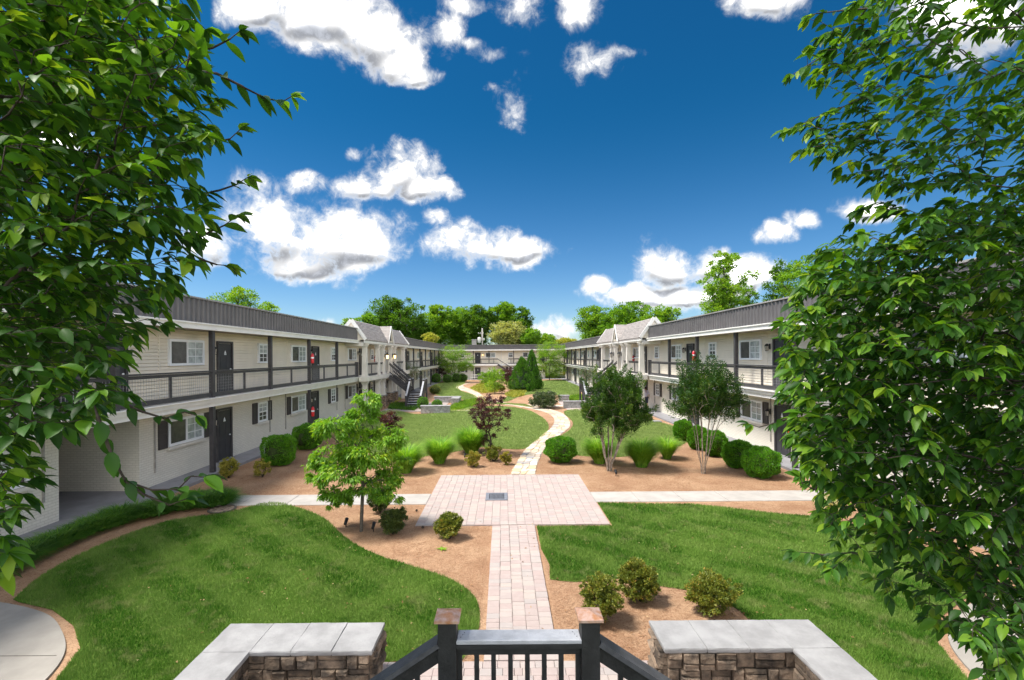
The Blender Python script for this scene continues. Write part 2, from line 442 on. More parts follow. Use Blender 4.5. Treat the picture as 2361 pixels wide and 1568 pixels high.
def pavermat():
    m = bpy.data.materials.new('tumbled_paver'); m.use_nodes = True
    nt = m.node_tree; b = NB(nt); p = nt.nodes['Principled BSDF']
    g = b.n('ShaderNodeNewGeometry'); at_ = b.n('ShaderNodeAttribute'); at_.attribute_name = 'rnd'; oi = b.n('ShaderNodeObjectInfo')
    f = b.m('FRACT', b.m('ADD', at_.outputs['Fac'], oi.outputs['Random']))
    cr = b.n('ShaderNodeValToRGB'); nt.links.new(f, cr.inputs[0])
    el = cr.color_ramp.elements
    for i, (t, c) in enumerate([(0,(0.40,0.325,0.30)),(1,(0.43,0.36,0.335)),(0.35,(0.41,0.32,0.295)),(0.6,(0.385,0.34,0.32)),(0.8,(0.44,0.37,0.33))]):
        e = el[i] if i < 2 else el.new(t)
        e.position = t; e.color = c+(1,)
    nz = b.noise(g.outputs['Position'], 9, 5); c = b.mix(b.m('MULTIPLY', b.ss(nz.outputs['Fac'],0.45,0.75), 0.3), cr.outputs[0], (0.48,0.41,0.38,1))
    nt.links.new(c, p.inputs['Base Color']); p.inputs['Roughness'].default_value = 0.85
    bz = b.noise(g.outputs['Position'], 70, 3); bp = b.n('ShaderNodeBump'); bp.inputs['Strength'].default_value = 0.3; bp.inputs['Distance'].default_value = 0.01
    nt.links.new(bz.outputs['Fac'], bp.inputs['Height']); nt.links.new(bp.outputs[0], p.inputs['Normal'])
    return m
M['paver'] = pavermat()
def flagmat():
    m = bpy.data.materials.new('flagstone'); m.use_nodes = True
    nt = m.node_tree; b = NB(nt); p = nt.nodes['Principled BSDF']
    g = b.n('ShaderNodeNewGeometry'); at_ = b.n('ShaderNodeAttribute'); at_.attribute_name = 'rnd'; oi = b.n('ShaderNodeObjectInfo')
    f = b.m('FRACT', b.m('ADD', at_.outputs['Fac'], oi.outputs['Random']))
    cr = b.n('ShaderNodeValToRGB'); nt.links.new(f, cr.inputs[0]); cr.color_ramp.interpolation = 'CONSTANT'
    el = cr.color_ramp.elements
    for i, (t, c) in enumerate([(0,(0.62,0.50,0.38)),(0.93,(0.32,0.31,0.32)),(0.25,(0.66,0.56,0.44)),(0.45,(0.60,0.43,0.27)),(0.6,(0.70,0.62,0.52)),(0.8,(0.52,0.42,0.34))]):
        e = el[i] if i < 2 else el.new(t)
        e.position = t; e.color = c+(1,)
    nz = b.noise(g.outputs['Position'], 5, 5); c = b.mix(b.m('MULTIPLY', b.ss(nz.outputs['Fac'],0.4,0.7), 0.4), cr.outputs[0], (0.50,0.40,0.30,1))
    nt.links.new(c, p.inputs['Base Color']); p.inputs['Roughness'].default_value = 0.85
    return m
M['flag'] = flagmat()
# foliage
M['L_cherrytip'] = leafmat('young_cherry_leaf', [(0,(0.05,0.15,0.012)),(1,(0.25,0.36,0.03)),(0.5,(0.11,0.26,0.02))], 0.45, 0.45, 0.28)
M['L_cherry'] = leafmat('cherry_leaf', [(0,(0.016,0.055,0.008)),(1,(0.12,0.25,0.02)),(0.45,(0.028,0.092,0.011)),(0.82,(0.055,0.155,0.014))], 0.40, 0.48, 0.28)
M['L_lime'] = leafmat('fresh_lime_leaf', [(0,(0.09,0.24,0.02)),(1,(0.45,0.56,0.05)),(0.5,(0.20,0.40,0.03))], 0.4)
M['L_mid'] = leafmat('mid_green_leaf', [(0,(0.07,0.19,0.018)),(1,(0.28,0.44,0.05)),(0.5,(0.15,0.32,0.028))], 0.5)
M['L_dark'] = leafmat('dark_green_leaf', [(0,(0.04,0.12,0.014)),(1,(0.18,0.32,0.035)),(0.5,(0.09,0.21,0.02))], 0.45)
M['L_bright'] = leafmat('bright_green_leaf', [(0,(0.10,0.24,0.025)),(1,(0.34,0.48,0.06)),(0.5,(0.18,0.36,0.035))], 0.45)
M['L_pale'] = leafmat('pale_blossoming_leaf', [(0,(0.14,0.21,0.06)),(1,(0.52,0.50,0.26)),(0.5,(0.36,0.42,0.15))], 0.4)
M['L_box'] = leafmat('boxwood_leaf', [(0,(0.05,0.17,0.008)),(1,(0.21,0.45,0.02)),(0.5,(0.10,0.30,0.013))], 0.25, 0.4, 0.4, 4.0)
M['L_azalea'] = leafmat('azalea_leaf', [(0,(0.06,0.085,0.014)),(1,(0.46,0.20,0.05)),(0.45,(0.16,0.21,0.03)),(0.8,(0.32,0.33,0.05))], 0.25, 0.45, 0.4, 4.0)
M['L_spirea'] = leafmat('golden_shrub_leaf', [(0,(0.12,0.13,0.025)),(1,(0.55,0.42,0.10)),(0.5,(0.32,0.32,0.05))], 0.3, 0.5, 0.3, 4.0)
M['L_holly'] = leafmat('holly_leaf', [(0,(0.025,0.05,0.012)),(1,(0.16,0.20,0.04)),(0.5,(0.06,0.10,0.02))], 0.2, 0.4, 0.5, 4.0)
M['L_red'] = leafmat('purple_maple_leaf', [(0,(0.035,0.013,0.018)),(1,(0.20,0.08,0.075)),(0.5,(0.085,0.035,0.04))], 0.25)
M['L_grass'] = leafmat('ornamental_grass_blade', [(0,(0.07,0.22,0.02)),(1,(0.50,0.66,0.13)),(0.5,(0.22,0.46,0.04))], 0.45, 0.5, 0.3, 2.0)
M['L_lirio'] = leafmat('border_grass_blade', [(0,(0.025,0.09,0.012)),(1,(0.20,0.36,0.04)),(0.5,(0.07,0.20,0.022))], 0.25, 0.45, 0.3, 3.0)
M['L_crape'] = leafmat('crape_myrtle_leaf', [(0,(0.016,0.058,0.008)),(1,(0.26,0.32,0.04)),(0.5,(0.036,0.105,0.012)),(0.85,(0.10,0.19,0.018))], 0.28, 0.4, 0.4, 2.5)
M['L_cypress'] = leafmat('arborvitae_spray', [(0,(0.04,0.13,0.015)),(1,(0.14,0.30,0.03)),(0.5,(0.075,0.21,0.02))], 0.25, 0.5, 0.3, 3.0)
M['L_yellow'] = leafmat('yellow_green_leaf', [(0,(0.20,0.26,0.04)),(1,(0.60,0.55,0.12)),(0.5,(0.38,0.42,0.07))], 0.35)
M['L_flower'] = leafmat('cream_flower', [(0,(0.55,0.50,0.30)),(1,(0.80,0.75,0.50)),(0.5,(0.7,0.6,0.35))], 0.2)
M['L_greyshrub'] = leafmat('grey_green_shrub_leaf', [(0,(0.05,0.09,0.03)),(1,(0.36,0.33,0.28)),(0.6,(0.10,0.16,0.06))], 0.2, 0.5, 0.3, 4.0)
def turfblade():
    m = bpy.data.materials.new('turf_blade'); m.use_nodes = True
    nt = m.node_tree; b = NB(nt); p = nt.nodes['Principled BSDF']
    at_ = b.n('ShaderNodeAttribute'); at_.attribute_name = 'rnd'; g = b.n('ShaderNodeNewGeometry')
    cr = b.n('ShaderNodeValToRGB'); nt.links.new(at_.outputs['Fac'], cr.inputs[0])
    el = cr.color_ramp.elements
    for i, (t, c) in enumerate([(0,(0.030,0.115,0.008)),(1,(0.17,0.30,0.04)),(0.6,(0.065,0.20,0.012))]):
        e = el[i] if i < 2 else el.new(t)
        e.position = t; e.color = c+(1,)
    n1 = b.noise(g.outputs['Position'], 0.45, 5, 0.6, 0.6); n2 = b.noise(g.outputs['Position'], 2.4, 5, 0.7, 0.5)
    straw = b.m('MULTIPLY', b.ss(n2.outputs['Fac'], 0.50, 0.66), 0.75)
    c = b.mix(straw, cr.outputs[0], (0.31,0.32,0.13,1))
    c = b.mix(b.m('MULTIPLY', b.ss(n1.outputs['Fac'], 0.46, 0.60), 0.75), c, (0.21,0.35,0.06,1))
    wv = b.n('ShaderNodeTexWave'); mp = b.n('ShaderNodeMapping'); nt.links.new(g.outputs['Position'], mp.inputs[0])
    mp.inputs['Rotation'].default_value = (0,0,R(-52)); nt.links.new(mp.outputs[0], wv.inputs[0])
    wv.inputs['Scale'].default_value = 0.30; wv.inputs['Distortion'].default_value = 2.2; wv.inputs['Detail'].default_value = 3
    c = b.mix(b.m('MULTIPLY', b.ss(wv.outputs['Fac'], 0.3, 0.75), 0.42), c, (0.26,0.38,0.085,1))
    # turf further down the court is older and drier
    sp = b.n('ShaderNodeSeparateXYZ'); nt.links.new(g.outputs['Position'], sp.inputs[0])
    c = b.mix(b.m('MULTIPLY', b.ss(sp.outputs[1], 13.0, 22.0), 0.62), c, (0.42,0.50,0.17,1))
    nt.links.new(c, p.inputs['Base Color']); p.inputs['Roughness'].default_value = 0.6; p.inputs['Specular IOR Level'].default_value = 0.2
    tr = b.n('ShaderNodeBsdfTranslucent'); nt.links.new(c, tr.inputs[0])
    mx = b.n('ShaderNodeMixShader'); mx.inputs[0].default_value = 0.25
    nt.links.new(p.outputs[0], mx.inputs[1]); nt.links.new(tr.outputs[0], mx.inputs[2]); nt.links.new(mx.outputs[0], nt.nodes['Material Output'].inputs[0])
    return m
M['turfblade'] = turfblade()
# ------------------------------------------------------------------ the three blocks round the court
XW, XE, XP = 11.5, 10.65, 10.12      # wall face, gallery edge, portico edge
Z1, ZS, ZF = 2.83, 5.27, 5.50        # upper floor, eaves soffit, top of the fascia
ZP = 6.33                            # top of the parapet
PCH = 9.35
FAR = 87.0
PROTO = {}
def window_proto(w_, h_, two_sash=False):
    """frame with children; local: wall plane y=0, outward -y, origin at sill centre"""
    k = (w_, h_)
    if k in PROTO: return PROTO[k]
    t = 0.085; d = 0.065
    f = MB()
    f.box((-w_/2,-d,0),(-w_/2+t,0.02,h_)); f.box((w_/2-t,-d,0),(w_/2,0.02,h_))
    f.box((-w_/2+t,-d,0),(w_/2-t,0.02,t)); f.box((-w_/2+t,-d,h_-t),(w_/2-t,0.02,h_))
    if two_sash: f.box((-w_/2+t,-d+0.01,h_/2-0.025),(w_/2-t,0.02,h_/2+0.025))
    else: f.box((-0.03,-d+0.01,t),(0.03,0.02,h_-t))
    res = {'window': f.mesh('window_frame', M['frame'])}
    if two_sash:
        a = MB(); a.box((-w_/2+t,-0.02,t),(w_/2-t,0.01,h_/2-0.025)); b = MB(); b.box((-w_/2+t,-0.028,h_/2+0.025),(w_/2-t,0.01,h_-t))
    else:
        a = MB(); a.box((-w_/2+t,-0.02,t),(-0.03,0.01,h_-t)); b = MB(); b.box((0.03,-0.028,t),(w_/2-t,0.01,h_-t))
    res['pane_a'] = a.mesh('pane', M['pane_dark']); res['pane_b'] = b.mesh('pane', M['pane_light'])
    g = MB(); e = 0.012
    if two_sash:
        for zz in (h_*0.29, h_*0.73): g.box((-w_/2+t,-0.045,zz-e),(w_/2-t,-0.03,zz+e))
        g.box((-e,-0.046,t),(e,-0.031,h_/2-0.03)); g.box((-e,-0.046,h_/2+0.03),(e,-0.031,h_-t))
    else:
        for zz in (h_*0.36, h_*0.66): g.box((0.035,-0.045,zz-e),(w_/2-t,-0.03,zz+e))
        g.box((w_*0.24-e,-0.046,t),(w_*0.24+e,-0.031,h_-t))
    res['grid'] = g.mesh('glazing_bars', M['frame'])
    s = MB(); s.box((-w_/2-0.05,-0.11,-0.10),(w_/2+0.05,0.0,-0.012)); res['sill'] = s.mesh('sill', M['cream'])
    PROTO[k] = res
    return res
def put_window(parent, loc, rz, w_, h_, two=False, brick=False, detail=True):
    r = window_proto(w_, h_, two)
    o = ob('window', r['window'], parent, loc, rz)
    ob('pane', r['pane_a'], o); ob('pane', r['pane_b'], o)
    if detail: ob('glazing_bars', r['grid'], o)
    if brick: ob('sill', r['sill'], o)
    return o
def shutter_proto(h_):
    k = ('sh', h_)
    if k not in PROTO:
        b = MB(); b.box((-0.2,-0.035,0),(0.2,0,h_))
        for x in (-0.17, 0.17): b.box((x-0.03,-0.055,0),(x+0.03,-0.036,h_))
        for z in (0.0, h_/2-0.03, h_-0.06): b.box((-0.139,-0.054,z),(0.139,-0.036,z+0.06))
        PROTO[k] = b.mesh('shutter', M['shutter'])
    return PROTO[k]
def door_proto():
    if 'door' not in PROTO:
        b = MB(); b.box((-0.43,0.0,0),(0.43,0.03,2.02)); leaf = b
        for (x, z0, z1) in ((-0.2,0.2,0.85),(0.2,0.2,0.85),(-0.2,1.0,1.5),(0.2,1.0,1.5)):
            b.box((x-0.13,-0.010,z0),(x+0.13,-0.001,z1))
        c = MB(); c.box((-0.53,-0.045,0),(-0.44,0.03,2.12)); c.box((0.44,-0.045,0),(0.53,0.03,2.12)); c.box((-0.44,-0.045,2.04),(0.44,0.03,2.12))
        k = MB(); k.lathe([(0.0,-0.03),(0.03,-0.02),(0.035,0.0),(0.03,0.02),(0,0.03)], (0.36,-0.02,0.98), 8); k.tube([(0.36,0.02,0.98),(0.36,-0.02,0.98)], 0.012, 6)
        t = MB(); t.box((-0.43,-0.06,0.005),(0.43,0.06,0.03))
        n = MB(); n.poly([(-0.07,-0.012,1.63),(0.07,-0.012,1.63),(0,-0.012,1.76)]); n.box((-0.07,-0.016,1.57),(0.07,-0.011,1.62))
        hol = MB(); hol.box((-0.44,0.081,0),(0.44,0.5,2.04))
        PROTO['door'] = (leaf.mesh('door', M['door']), c.mesh('door_casing', M['dark']), k.mesh('handle', M['frame']), t.mesh('threshold', M['cap']), n.mesh('door_plate', M['frame']))
    return PROTO['door']
def put_door(parent, loc, rz):
    a, c, k, t, n = door_proto()
    o = ob('door', a, parent, loc, rz); ob('door_casing', c, o); ob('handle', k, o); ob('threshold', t, o); ob('door_plate', n, o)
def lantern_proto():
    if 'lan' not in PROTO:
        b = MB(); b.box((-0.05,-0.02,-0.12),(0.05,0,0.12)); b.bar((0,-0.01,0.08),(0,-0.13,0.12),0.02,0.02)
        b.lathe([(0.001,0.13),(0.05,0.10),(0.095,0.03),(0.095,0.02)], (0,-0.14,0), 8); b.lathe([(0.06,-0.2),(0.065,-0.18)], (0,-0.14,0), 8)
        for a in range(4):
            t = a*math.pi/2+0.78; b.bar((0.08*math.cos(t),-0.14+0.08*math.sin(t),0.02),(0.06*math.cos(t),-0.14+0.06*math.sin(t),-0.18),0.012,0.012)
        g = MB(); g.lathe([(0.05,-0.178),(0.07,0.018)], (0,-0.14,0), 8)
        PROTO['lan'] = (b.mesh('wall_lantern', M['black']), g.mesh('lamp_glass', M['lanternglass']), g.mesh('lamp_glass', M['litglass']))
    return PROTO['lan']
def put_lantern(parent, loc, rz, lit=False, sc=1.0):
    a, g, gl = lantern_proto()
    o = ob('wall_lantern', a, parent, loc, rz); o.scale = (sc,sc,sc)
    ob('lamp_glass', gl if lit else g, o)

def column(parent, x, y, z0, z1, base_stone=0.0):
    b = MB(); zb = z0 + base_stone
    a = 0.185; t = 0.15
    def sq(s0, s1, za, zc):
        i = len(b.v)
        for (s_, z) in ((s0, za), (s1, zc)):
            b.v += [(x-s_,y-s_,z),(x+s_,y-s_,z),(x+s_,y+s_,z),(x-s_,y+s_,z)]
        b.f.append((i+3,i+2,i+1,i)); b.f.append((i+4,i+5,i+6,i+7))
        for k in range(4): b.f.append((i+k, i+(k+1)%4, i+4+(k+1)%4, i+4+k))
    sq(a+0.03, a+0.03, zb, zb+0.12); sq(a, t, zb+0.121, z1-0.30)
    sq(t+0.01, t+0.06, z1-0.299, z1-0.18); sq(t+0.065, t+0.065, z1-0.179, z1-0.10)
    o = b.build('column', M['cream'], parent)
    if base_stone:
        q = MB(); q.bbox((x-0.29,y-0.29,z0),(x+0.29,y+0.29,zb-0.06),0.02); q.build('stone_pedestal', M['brickbase'], o)
        q = MB(); q.bbox((x-0.33,y-0.33,zb-0.06),(x+0.33,y+0.33,zb),0.01); q.build('pedestal_cap', M['cap'], o)
    # bracket block that carries the beam
    q = MB(); q.box((x-0.30,y-0.12,z1-0.099),(x+0.30,y+0.12,z1)); q.build('bracket', M['cream'], o)

def railing(parent, p, q, zf, near=True, mids=1):
    """gallery railing from p to q (2D) standing on floor height zf"""
    p = Vector((p[0],p[1],zf)); q = Vector((q[0],q[1],zf)); d = (q-p); L = d.length; d.normalize()
    b = MB(); b.bar(p+Vector((0,0,0.965)), q+Vector((0,0,0.965)), 0.14, 0.05); r = b.build('railing', M['dark'], parent)
    b = MB(); b.bar(p+Vector((0,0,0.88)), q+Vector((0,0,0.88)), 0.05, 0.10); b.build('under_rail', M['dark'], r)
    b = MB(); b.bar(p+Vector((0,0,0.10)), q+Vector((0,0,0.10)), 0.06, 0.15); b.build('bottom_rail', M['dark'], r)
    for i in range(mids):
        c = p + d*L*(i+1)/(mids+1); b = MB(); b.bar(c+Vector((0,0,0.176)), c+Vector((0,0,0.83)), 0.07, 0.07, (0,1,0)); b.build('mid_post', M['dark'], r)
    if near:
        b = MB(); n = int(L/0.105); e = 0.0024 if near is True else near*0.7
        for i in range(1, n):
            c = p + d*L*i/n; b.bar(c+Vector((0,0,0.176)), c+Vector((0,0,0.83)), e*2, e*2, (0,1,0))
        for i in range(1, 6):
            z = 0.176 + 0.654*i/6; b.bar(p+Vector((0,0,z)), q+Vector((0,0,z)), e*1.4, e*1.4)
        b.build('wire_mesh', M['wire'], r, kind='stuff')

def lapsiding(parent, y0, y1, s, z0, z1, x=XW, holes=()):
    """overlapping boards on the long wall"""
    b = MB(); n = int(round((z1-z0)/0.115)); hh = (z1-z0)/n
    for i in range(n):
        z = z0 + i*hh
        pr = [(s*(x+0.02), z+0.004), (s*(x-0.046), z+0.004), (s*(x-0.012), z+hh-0.010), (s*(x+0.02), z+hh-0.010)]
        b.prism(pr, 1, y0, y1)
    return b.build('siding_boards', M['siding'], parent, kind='stuff')

def wing(s, label, wins, dr, sm, y_start, y_breeze):
    T = thing('apartment_building', label, 'building', (0,0,0), 'apartment blocks round the courtyard')
    rz = R(90) if s < 0 else R(-90)
    X = lambda v: s*v
    # masses
    for (a, c) in ([(y_start, y_breeze[0]), (y_breeze[1], FAR)] if y_breeze else [(y_start, FAR)]):
        b = MB(); b.box((X(XW), a, 0.0), (X(XW+7), c, 2.5)); b.build('brick_wall', M['brick'], T)
    if y_breeze:
        b = MB(); b.box((X(XW+6.5), y_breeze[0]+0.002, 0), (X(XW+7), y_breeze[1]-0.002, 2.5)); b.build('passage_end_wall', M['brick'], T)
        b = MB(); b.box((X(XW), y_breeze[0]+0.002, 0), (X(XW+6.5), y_breeze[1]-0.002, 0.096)); b.build('passage_floor', M['wkconc'], T)
    b = MB(); b.box((X(XW+0.021), y_start, 2.52), (X(XW+7), FAR, 5.9)); b.build('upper_wall', M['siding'], T)
    lapsiding(T, y_start, FAR, s, Z1, ZS+0.02)
    # gallery floor with its two-step edge
    b = MB(); b.box((X(XE-0.12), y_start, 2.66), (X(XW+0.018), FAR, Z1-0.002)); b.build('gallery_slab', M['white'], T)
    b = MB(); b.box((X(XE-0.06), y_start, 2.50), (X(XW-0.002), FAR, 2.658)); b.build('slab_moulding', M['white'], T)
    b = MB(); b.box((X(XE-0.20), y_start, Z1-0.035), (X(XE-0.123), FAR, Z1+0.0)); b.build('drip_edge', M['white'], T)
    # eaves
    b = MB(); b.box((X(XE-0.20), y_start, ZS+0.001), (X(XE-0.12), FAR, ZF)); b.build('fascia', M['white'], T)
    b = MB(); b.box((X(XE-0.119), y_start, ZS+0.02), (X(XW+0.1), FAR, ZS+0.07)); b.build('soffit', M['soffit'], T)
    b = MB(); b.box((X(XE-0.25), y_start, ZF-0.05), (X(XE-0.201), FAR, ZF)); b.build('gutter_lip', M['white'], T)
    # parapet cladding
    b = MB(); b.box((X(XE-0.05), y_start, ZF+0.001), (X(XE+0.15), FAR, ZP)); b.build('parapet', M['metal'], T)
    b = MB(); y = y_start
    while y < FAR-0.3:
        b.prism([(X(XE-0.051), y), (X(XE-0.105), y+0.03), (X(XE-0.105), y+0.06), (X(XE-0.051), y+0.09)], 2, ZF+0.002, ZP-0.01)
        y += 0.262
    b.build('parapet_ribs', M['metal'], T, kind='stuff')
    b = MB(); b.box((X(XE-0.13), y_start, ZP), (X(XE+0.25), FAR, ZP+0.055)); b.build('parapet_cap', M['metalcap'], T)
    b = MB(); b.box((X(XE+0.16), y_start, 5.9), (X(XW+7.2), FAR, 6.05)); b.build('roof', M['roofing'], T)
    # openings, unit after unit down the wing
    k = -1
    while True:
        o = k*PCH
        any_ = False
        for (a, c, kind) in ((wins[0], wins[1], 'w'), (sm[0], sm[1], 's'), (dr[0], dr[1], 'd')):
            y0, y1 = a+o, c+o
            if y0 < y_start+0.3 or y1 > FAR-1.5: continue
            any_ = True; yc = (y0+y1)/2
            inb = y_breeze and y1 > y_breeze[0]-0.3 and y0 < y_breeze[1]+0.3
            if inb and kind == 's':
                put_door(T, (X(XW-0.085), 13.8, Z1+0.0), rz); put_door(T, (X(XW-0.085), 12.4, Z1+0.0), rz)
                put_window(T, (X(XW-0.002), 10.95, 1.24), rz, 0.88, 0.93, True, brick=True)
                b = MB(); b.box((X(XW-0.045), 11.74, 0.7), (X(XW-0.005), 11.79, 2.5)); b.build('conduit', M['pole'], T)
                continue
            fine = yc < 60
            if kind == 'd':
                put_door(T, (X(XW-0.085), yc, Z1+0.0), rz)
                if not inb: put_door(T, (X(XW-0.035), yc, 0.10), rz)
                for zz in (Z1+1.72, 0.10+1.66):
                    if zz < 2.5 and inb: continue
                    put_lantern(T, (X(XW-0.045), yc-(0.85 if s<0 else -0.85), zz+0.05), rz, lit=(fine and int(yc)%3==0 and zz>3))
            else:
                W_, two = (1.88, False) if kind == 'w' else (0.88, True)
                put_window(T, (X(XW-0.045), yc, Z1+1.18), rz, W_, 0.93, two, detail=fine)
                if not inb:
                    put_window(T, (X(XW-0.002), yc, 1.24), rz, W_, 0.93, two, brick=True, detail=fine)
                    for q in (-1, 1): ob('shutter', shutter_proto(0.95), T, (X(XW-0.002), yc+q*(W_/2+0.24), 1.22), rz)
                if fine:   # conduits down the wall beside the small window
                    for (yo, za, zb) in (((1.0 if kind=='s' else -1.35), Z1+0.1, ZS), ((0.72 if kind=='s' else -1.55), 0.62 if kind=='s' else 0.5, 2.5)):
                        if za < 2.5 and inb: continue
                        b = MB(); xo = XW-0.045; b.box((X(xo), yc+yo-0.022, za), (X(xo+0.04), yc+yo+0.022, zb)); b.build('conduit', M['siding'] if za > 2.5 else M['pole'], T)
        k += 1
        if k > 9: break
    # posts and railings
    PY0 = 17.3-4.33*4
    ys = [PY0+4.33*i for i in range(0, 25)]
    ys = [y for y in ys if y > y_start and y < FAR-2]
    up = [y for y in ys if y < 33.5 or y > 50.5]
    for y in up:
        b = MB(); b.box((X(XE-0.06), y-0.075, Z1), (X(XE+0.09), y+0.075, ZS)); b.build('post', M['dark'], T)
        if int(round((y-17.3)/4.33)) % 2 == 0:
            b = MB(); b.box((X(XE-0.06), y-0.075, 0.0), (X(XE+0.09), y+0.075, 2.5)); b.build('post', M['dark'], T)
    segs = [(a, c) for a, c in zip(up[:-1], up[1:]) if c-a < 5]
    for a, c in segs: railing(T, (X(XE+0.02), a+0.075), (X(XE+0.02), c-0.075), Z1, near=True if a < 35 else (0.006 if a < 60 else False))
    # portico: deeper floor, columns, steep shingled roof with a small gable
    a, c = 34.45, 49.6
    for (y0, y1) in ((33.9, 50.2),):
        b = MB(); b.box((X(XP-0.25), y0+0.3, 2.50), (X(XE-0.201), y1-0.3, Z1-0.001)); b.build('portico_floor', M['cream'], T)
    last = [y for y in up if y < 33.5][-1]; nxt = [y for y in up if y > 50][0]
    railing(T, (X(XE+0.02), last+0.075), (X(XE+0.02), 34.25), Z1)
    b = MB(); b.box((X(XE-0.10), 34.25, Z1), (X(XE+0.12), 34.45, Z1+1.08)); b.build('end_post', M['dark'], T)
    railing(T, (X(XE+0.02), 49.75), (X(XE+0.02), nxt-0.075), Z1)
    for i, y in enumerate((34.9, 38.5, 40.05, 42.8, 44.35, 48.3)):
        column(T, X(XP+0.1), y, Z1, 5.27)
        column(T, X(XP+0.1), y, 0.02, 2.50, base_stone=(1.05 if 1 < i < 5 or i in (1,) else 0))
    for (y0, y1) in ((35.1, 38.3), (38.7, 39.85), (43.0, 44.15), (44.55, 48.1)):
        railing(T, (X(XP+0.1), y0), (X(XP+0.1), y1), Z1, near=0.005, mids=1 if y1-y0 > 2 else 0)
    b = MB(); b.box((X(XP-0.05), a, ZS+0.002), (X(XP+0.25), c, ZF-0.1)); b.build('portico_beam', M['white'], T)
    b = MB(); b.box((X(XP-0.12), a-0.25, ZS+0.06), (X(XP-0.051), c+0.25, ZF+0.08)); b.build('portico_fascia', M['white'], T)
    b = MB(); b.box((X(XP+0.251), a, ZS+0.05), (X(XE-0.121), c, ZS+0.1)); b.build('portico_ceiling', M['cream'], T)
    for y in (a-0.2, c+0.05):
        b = MB(); b.box((X(XP+0.0), y, ZS-0.20), (X(XW-0.04), y+0.15, ZS+0.0)); b.build('cross_beam', M['cream'], T)
    ex, rx, bx = XP-0.14, 10.98, 11.62
    ez, rz_, bz = ZF+0.06, 6.98, 6.2
    b = MB(); b.prism([(X(ex), ez), (X(rx), rz_), (X(bx), bz), (X(bx), bz-0.1), (X(rx), rz_-0.11), (X(ex), ez-0.10)], 1, a-0.2, c+0.2); rf = b.build('portico_roof', M['shingle'], T)
    # courses of shingle tabs, proud of one another
    sb = MB(); nrow = 12
    for i in range(nrow):
        t0 = i/nrow; t1 = (i+1)/nrow
        xa, za = ex+(rx-ex)*t0, ez+(rz_-ez)*t0; xb, zb = ex+(rx-ex)*t1, ez+(rz_-ez)*t1
        sb.prism([(X(xa-0.028), za+0.016), (X(xb-0.008), zb+0.006), (X(xb), zb+0.0), (X(xa), za+0.0)], 1, a-0.19, c+0.19)
    sb.build('shingle_courses', M['shingle'], rf, kind='stuff')
    for y in (a-0.26, c+0.2):
        b = MB(); b.bar((X(ex-0.03), y+0.03, ez-0.02), (X(rx), y+0.03, rz_+0.0), 0.07, 0.24, (s*-0.7,0,0.3)); b.bar((X(rx+0.02), y+0.03, rz_-0.01), (X(bx), y+0.03, bz), 0.068, 0.24, (0,0,1)); b.build('barge_board', M['white'], T)
        b = MB(); b.prism([(X(ex+0.12), ez-0.05), (X(rx), rz_-0.15), (X(bx-0.05), bz-0.1), (X(bx-0.05), ez-0.05)], 1, y+0.08, y+0.12); b.build('gable_panel', M['siding'], T)
    # dormer gable
    yc = (a+c)/2-0.15
    hw, dzt = 1.0, 1.40
    b = MB()
    fx, rxx = ex-0.06, rx-0.05
    for sg in (-1, 1):
        p0 = Vector((X(fx), yc+sg*hw, ez+0.0)); p1 = Vector((X(fx), yc, ez+dzt)); p2 = Vector((X(rxx), yc, ez+dzt-0.02)); p3 = Vector((X(ex+0.25), yc+sg*hw, ez+0.35))
        o_ = Vector((0, sg*0.05, 0.03)); b.poly([p0,p1,p2,p3] if sg*s > 0 else [p3,p2,p1,p0]); b.poly([p0+o_,p1+o_,p2+o_,p3+o_])
        b.poly([p0,p0+o_,p1+o_,p1])
    b.build('dormer_roof', M['shingle'], T)
    b = MB()
    for sg in (-1, 1): b.bar((X(fx-0.02), yc+sg*hw, ez-0.12), (X(fx-0.02), yc, ez+dzt-0.02), 0.16, 0.06, (s*-1.0,0,0))
    b.build('dormer_trim', M['white'], T)
    b = MB(); b.poly([(X(fx+0.05), yc-hw+0.1, ez-0.05), (X(fx+0.05), yc+hw-0.1, ez-0.05), (X(fx+0.05), yc, ez+dzt-0.18)]); b.build('dormer_panel', M['siding'], T)
    b = MB(); b.prism([(yc-0.3, ez+0.12), (yc+0.3, ez+0.12), (yc, ez+0.72)], 0, X(fx+0.02), X(fx+0.05)); b.build('louvre', M['shutter'], T)
    for y in (40.05, 42.8): put_lantern(T, (X(XP+0.1-0.20), y, Z1+1.55), rz, lit=(s < 0), sc=1.5)
    return T
LW = wing(-1, 'long two storey block with pale siding and painted brick, left of the court', (16.14,18.03), (18.9,19.87), (22.03,22.94), 2.5, (12.2,14.9))
RW = wing(1, 'long two storey block behind the crape myrtles, right of the court', (20.9,22.8), (18.95,19.9), (25.3,26.2), 2.5, None)

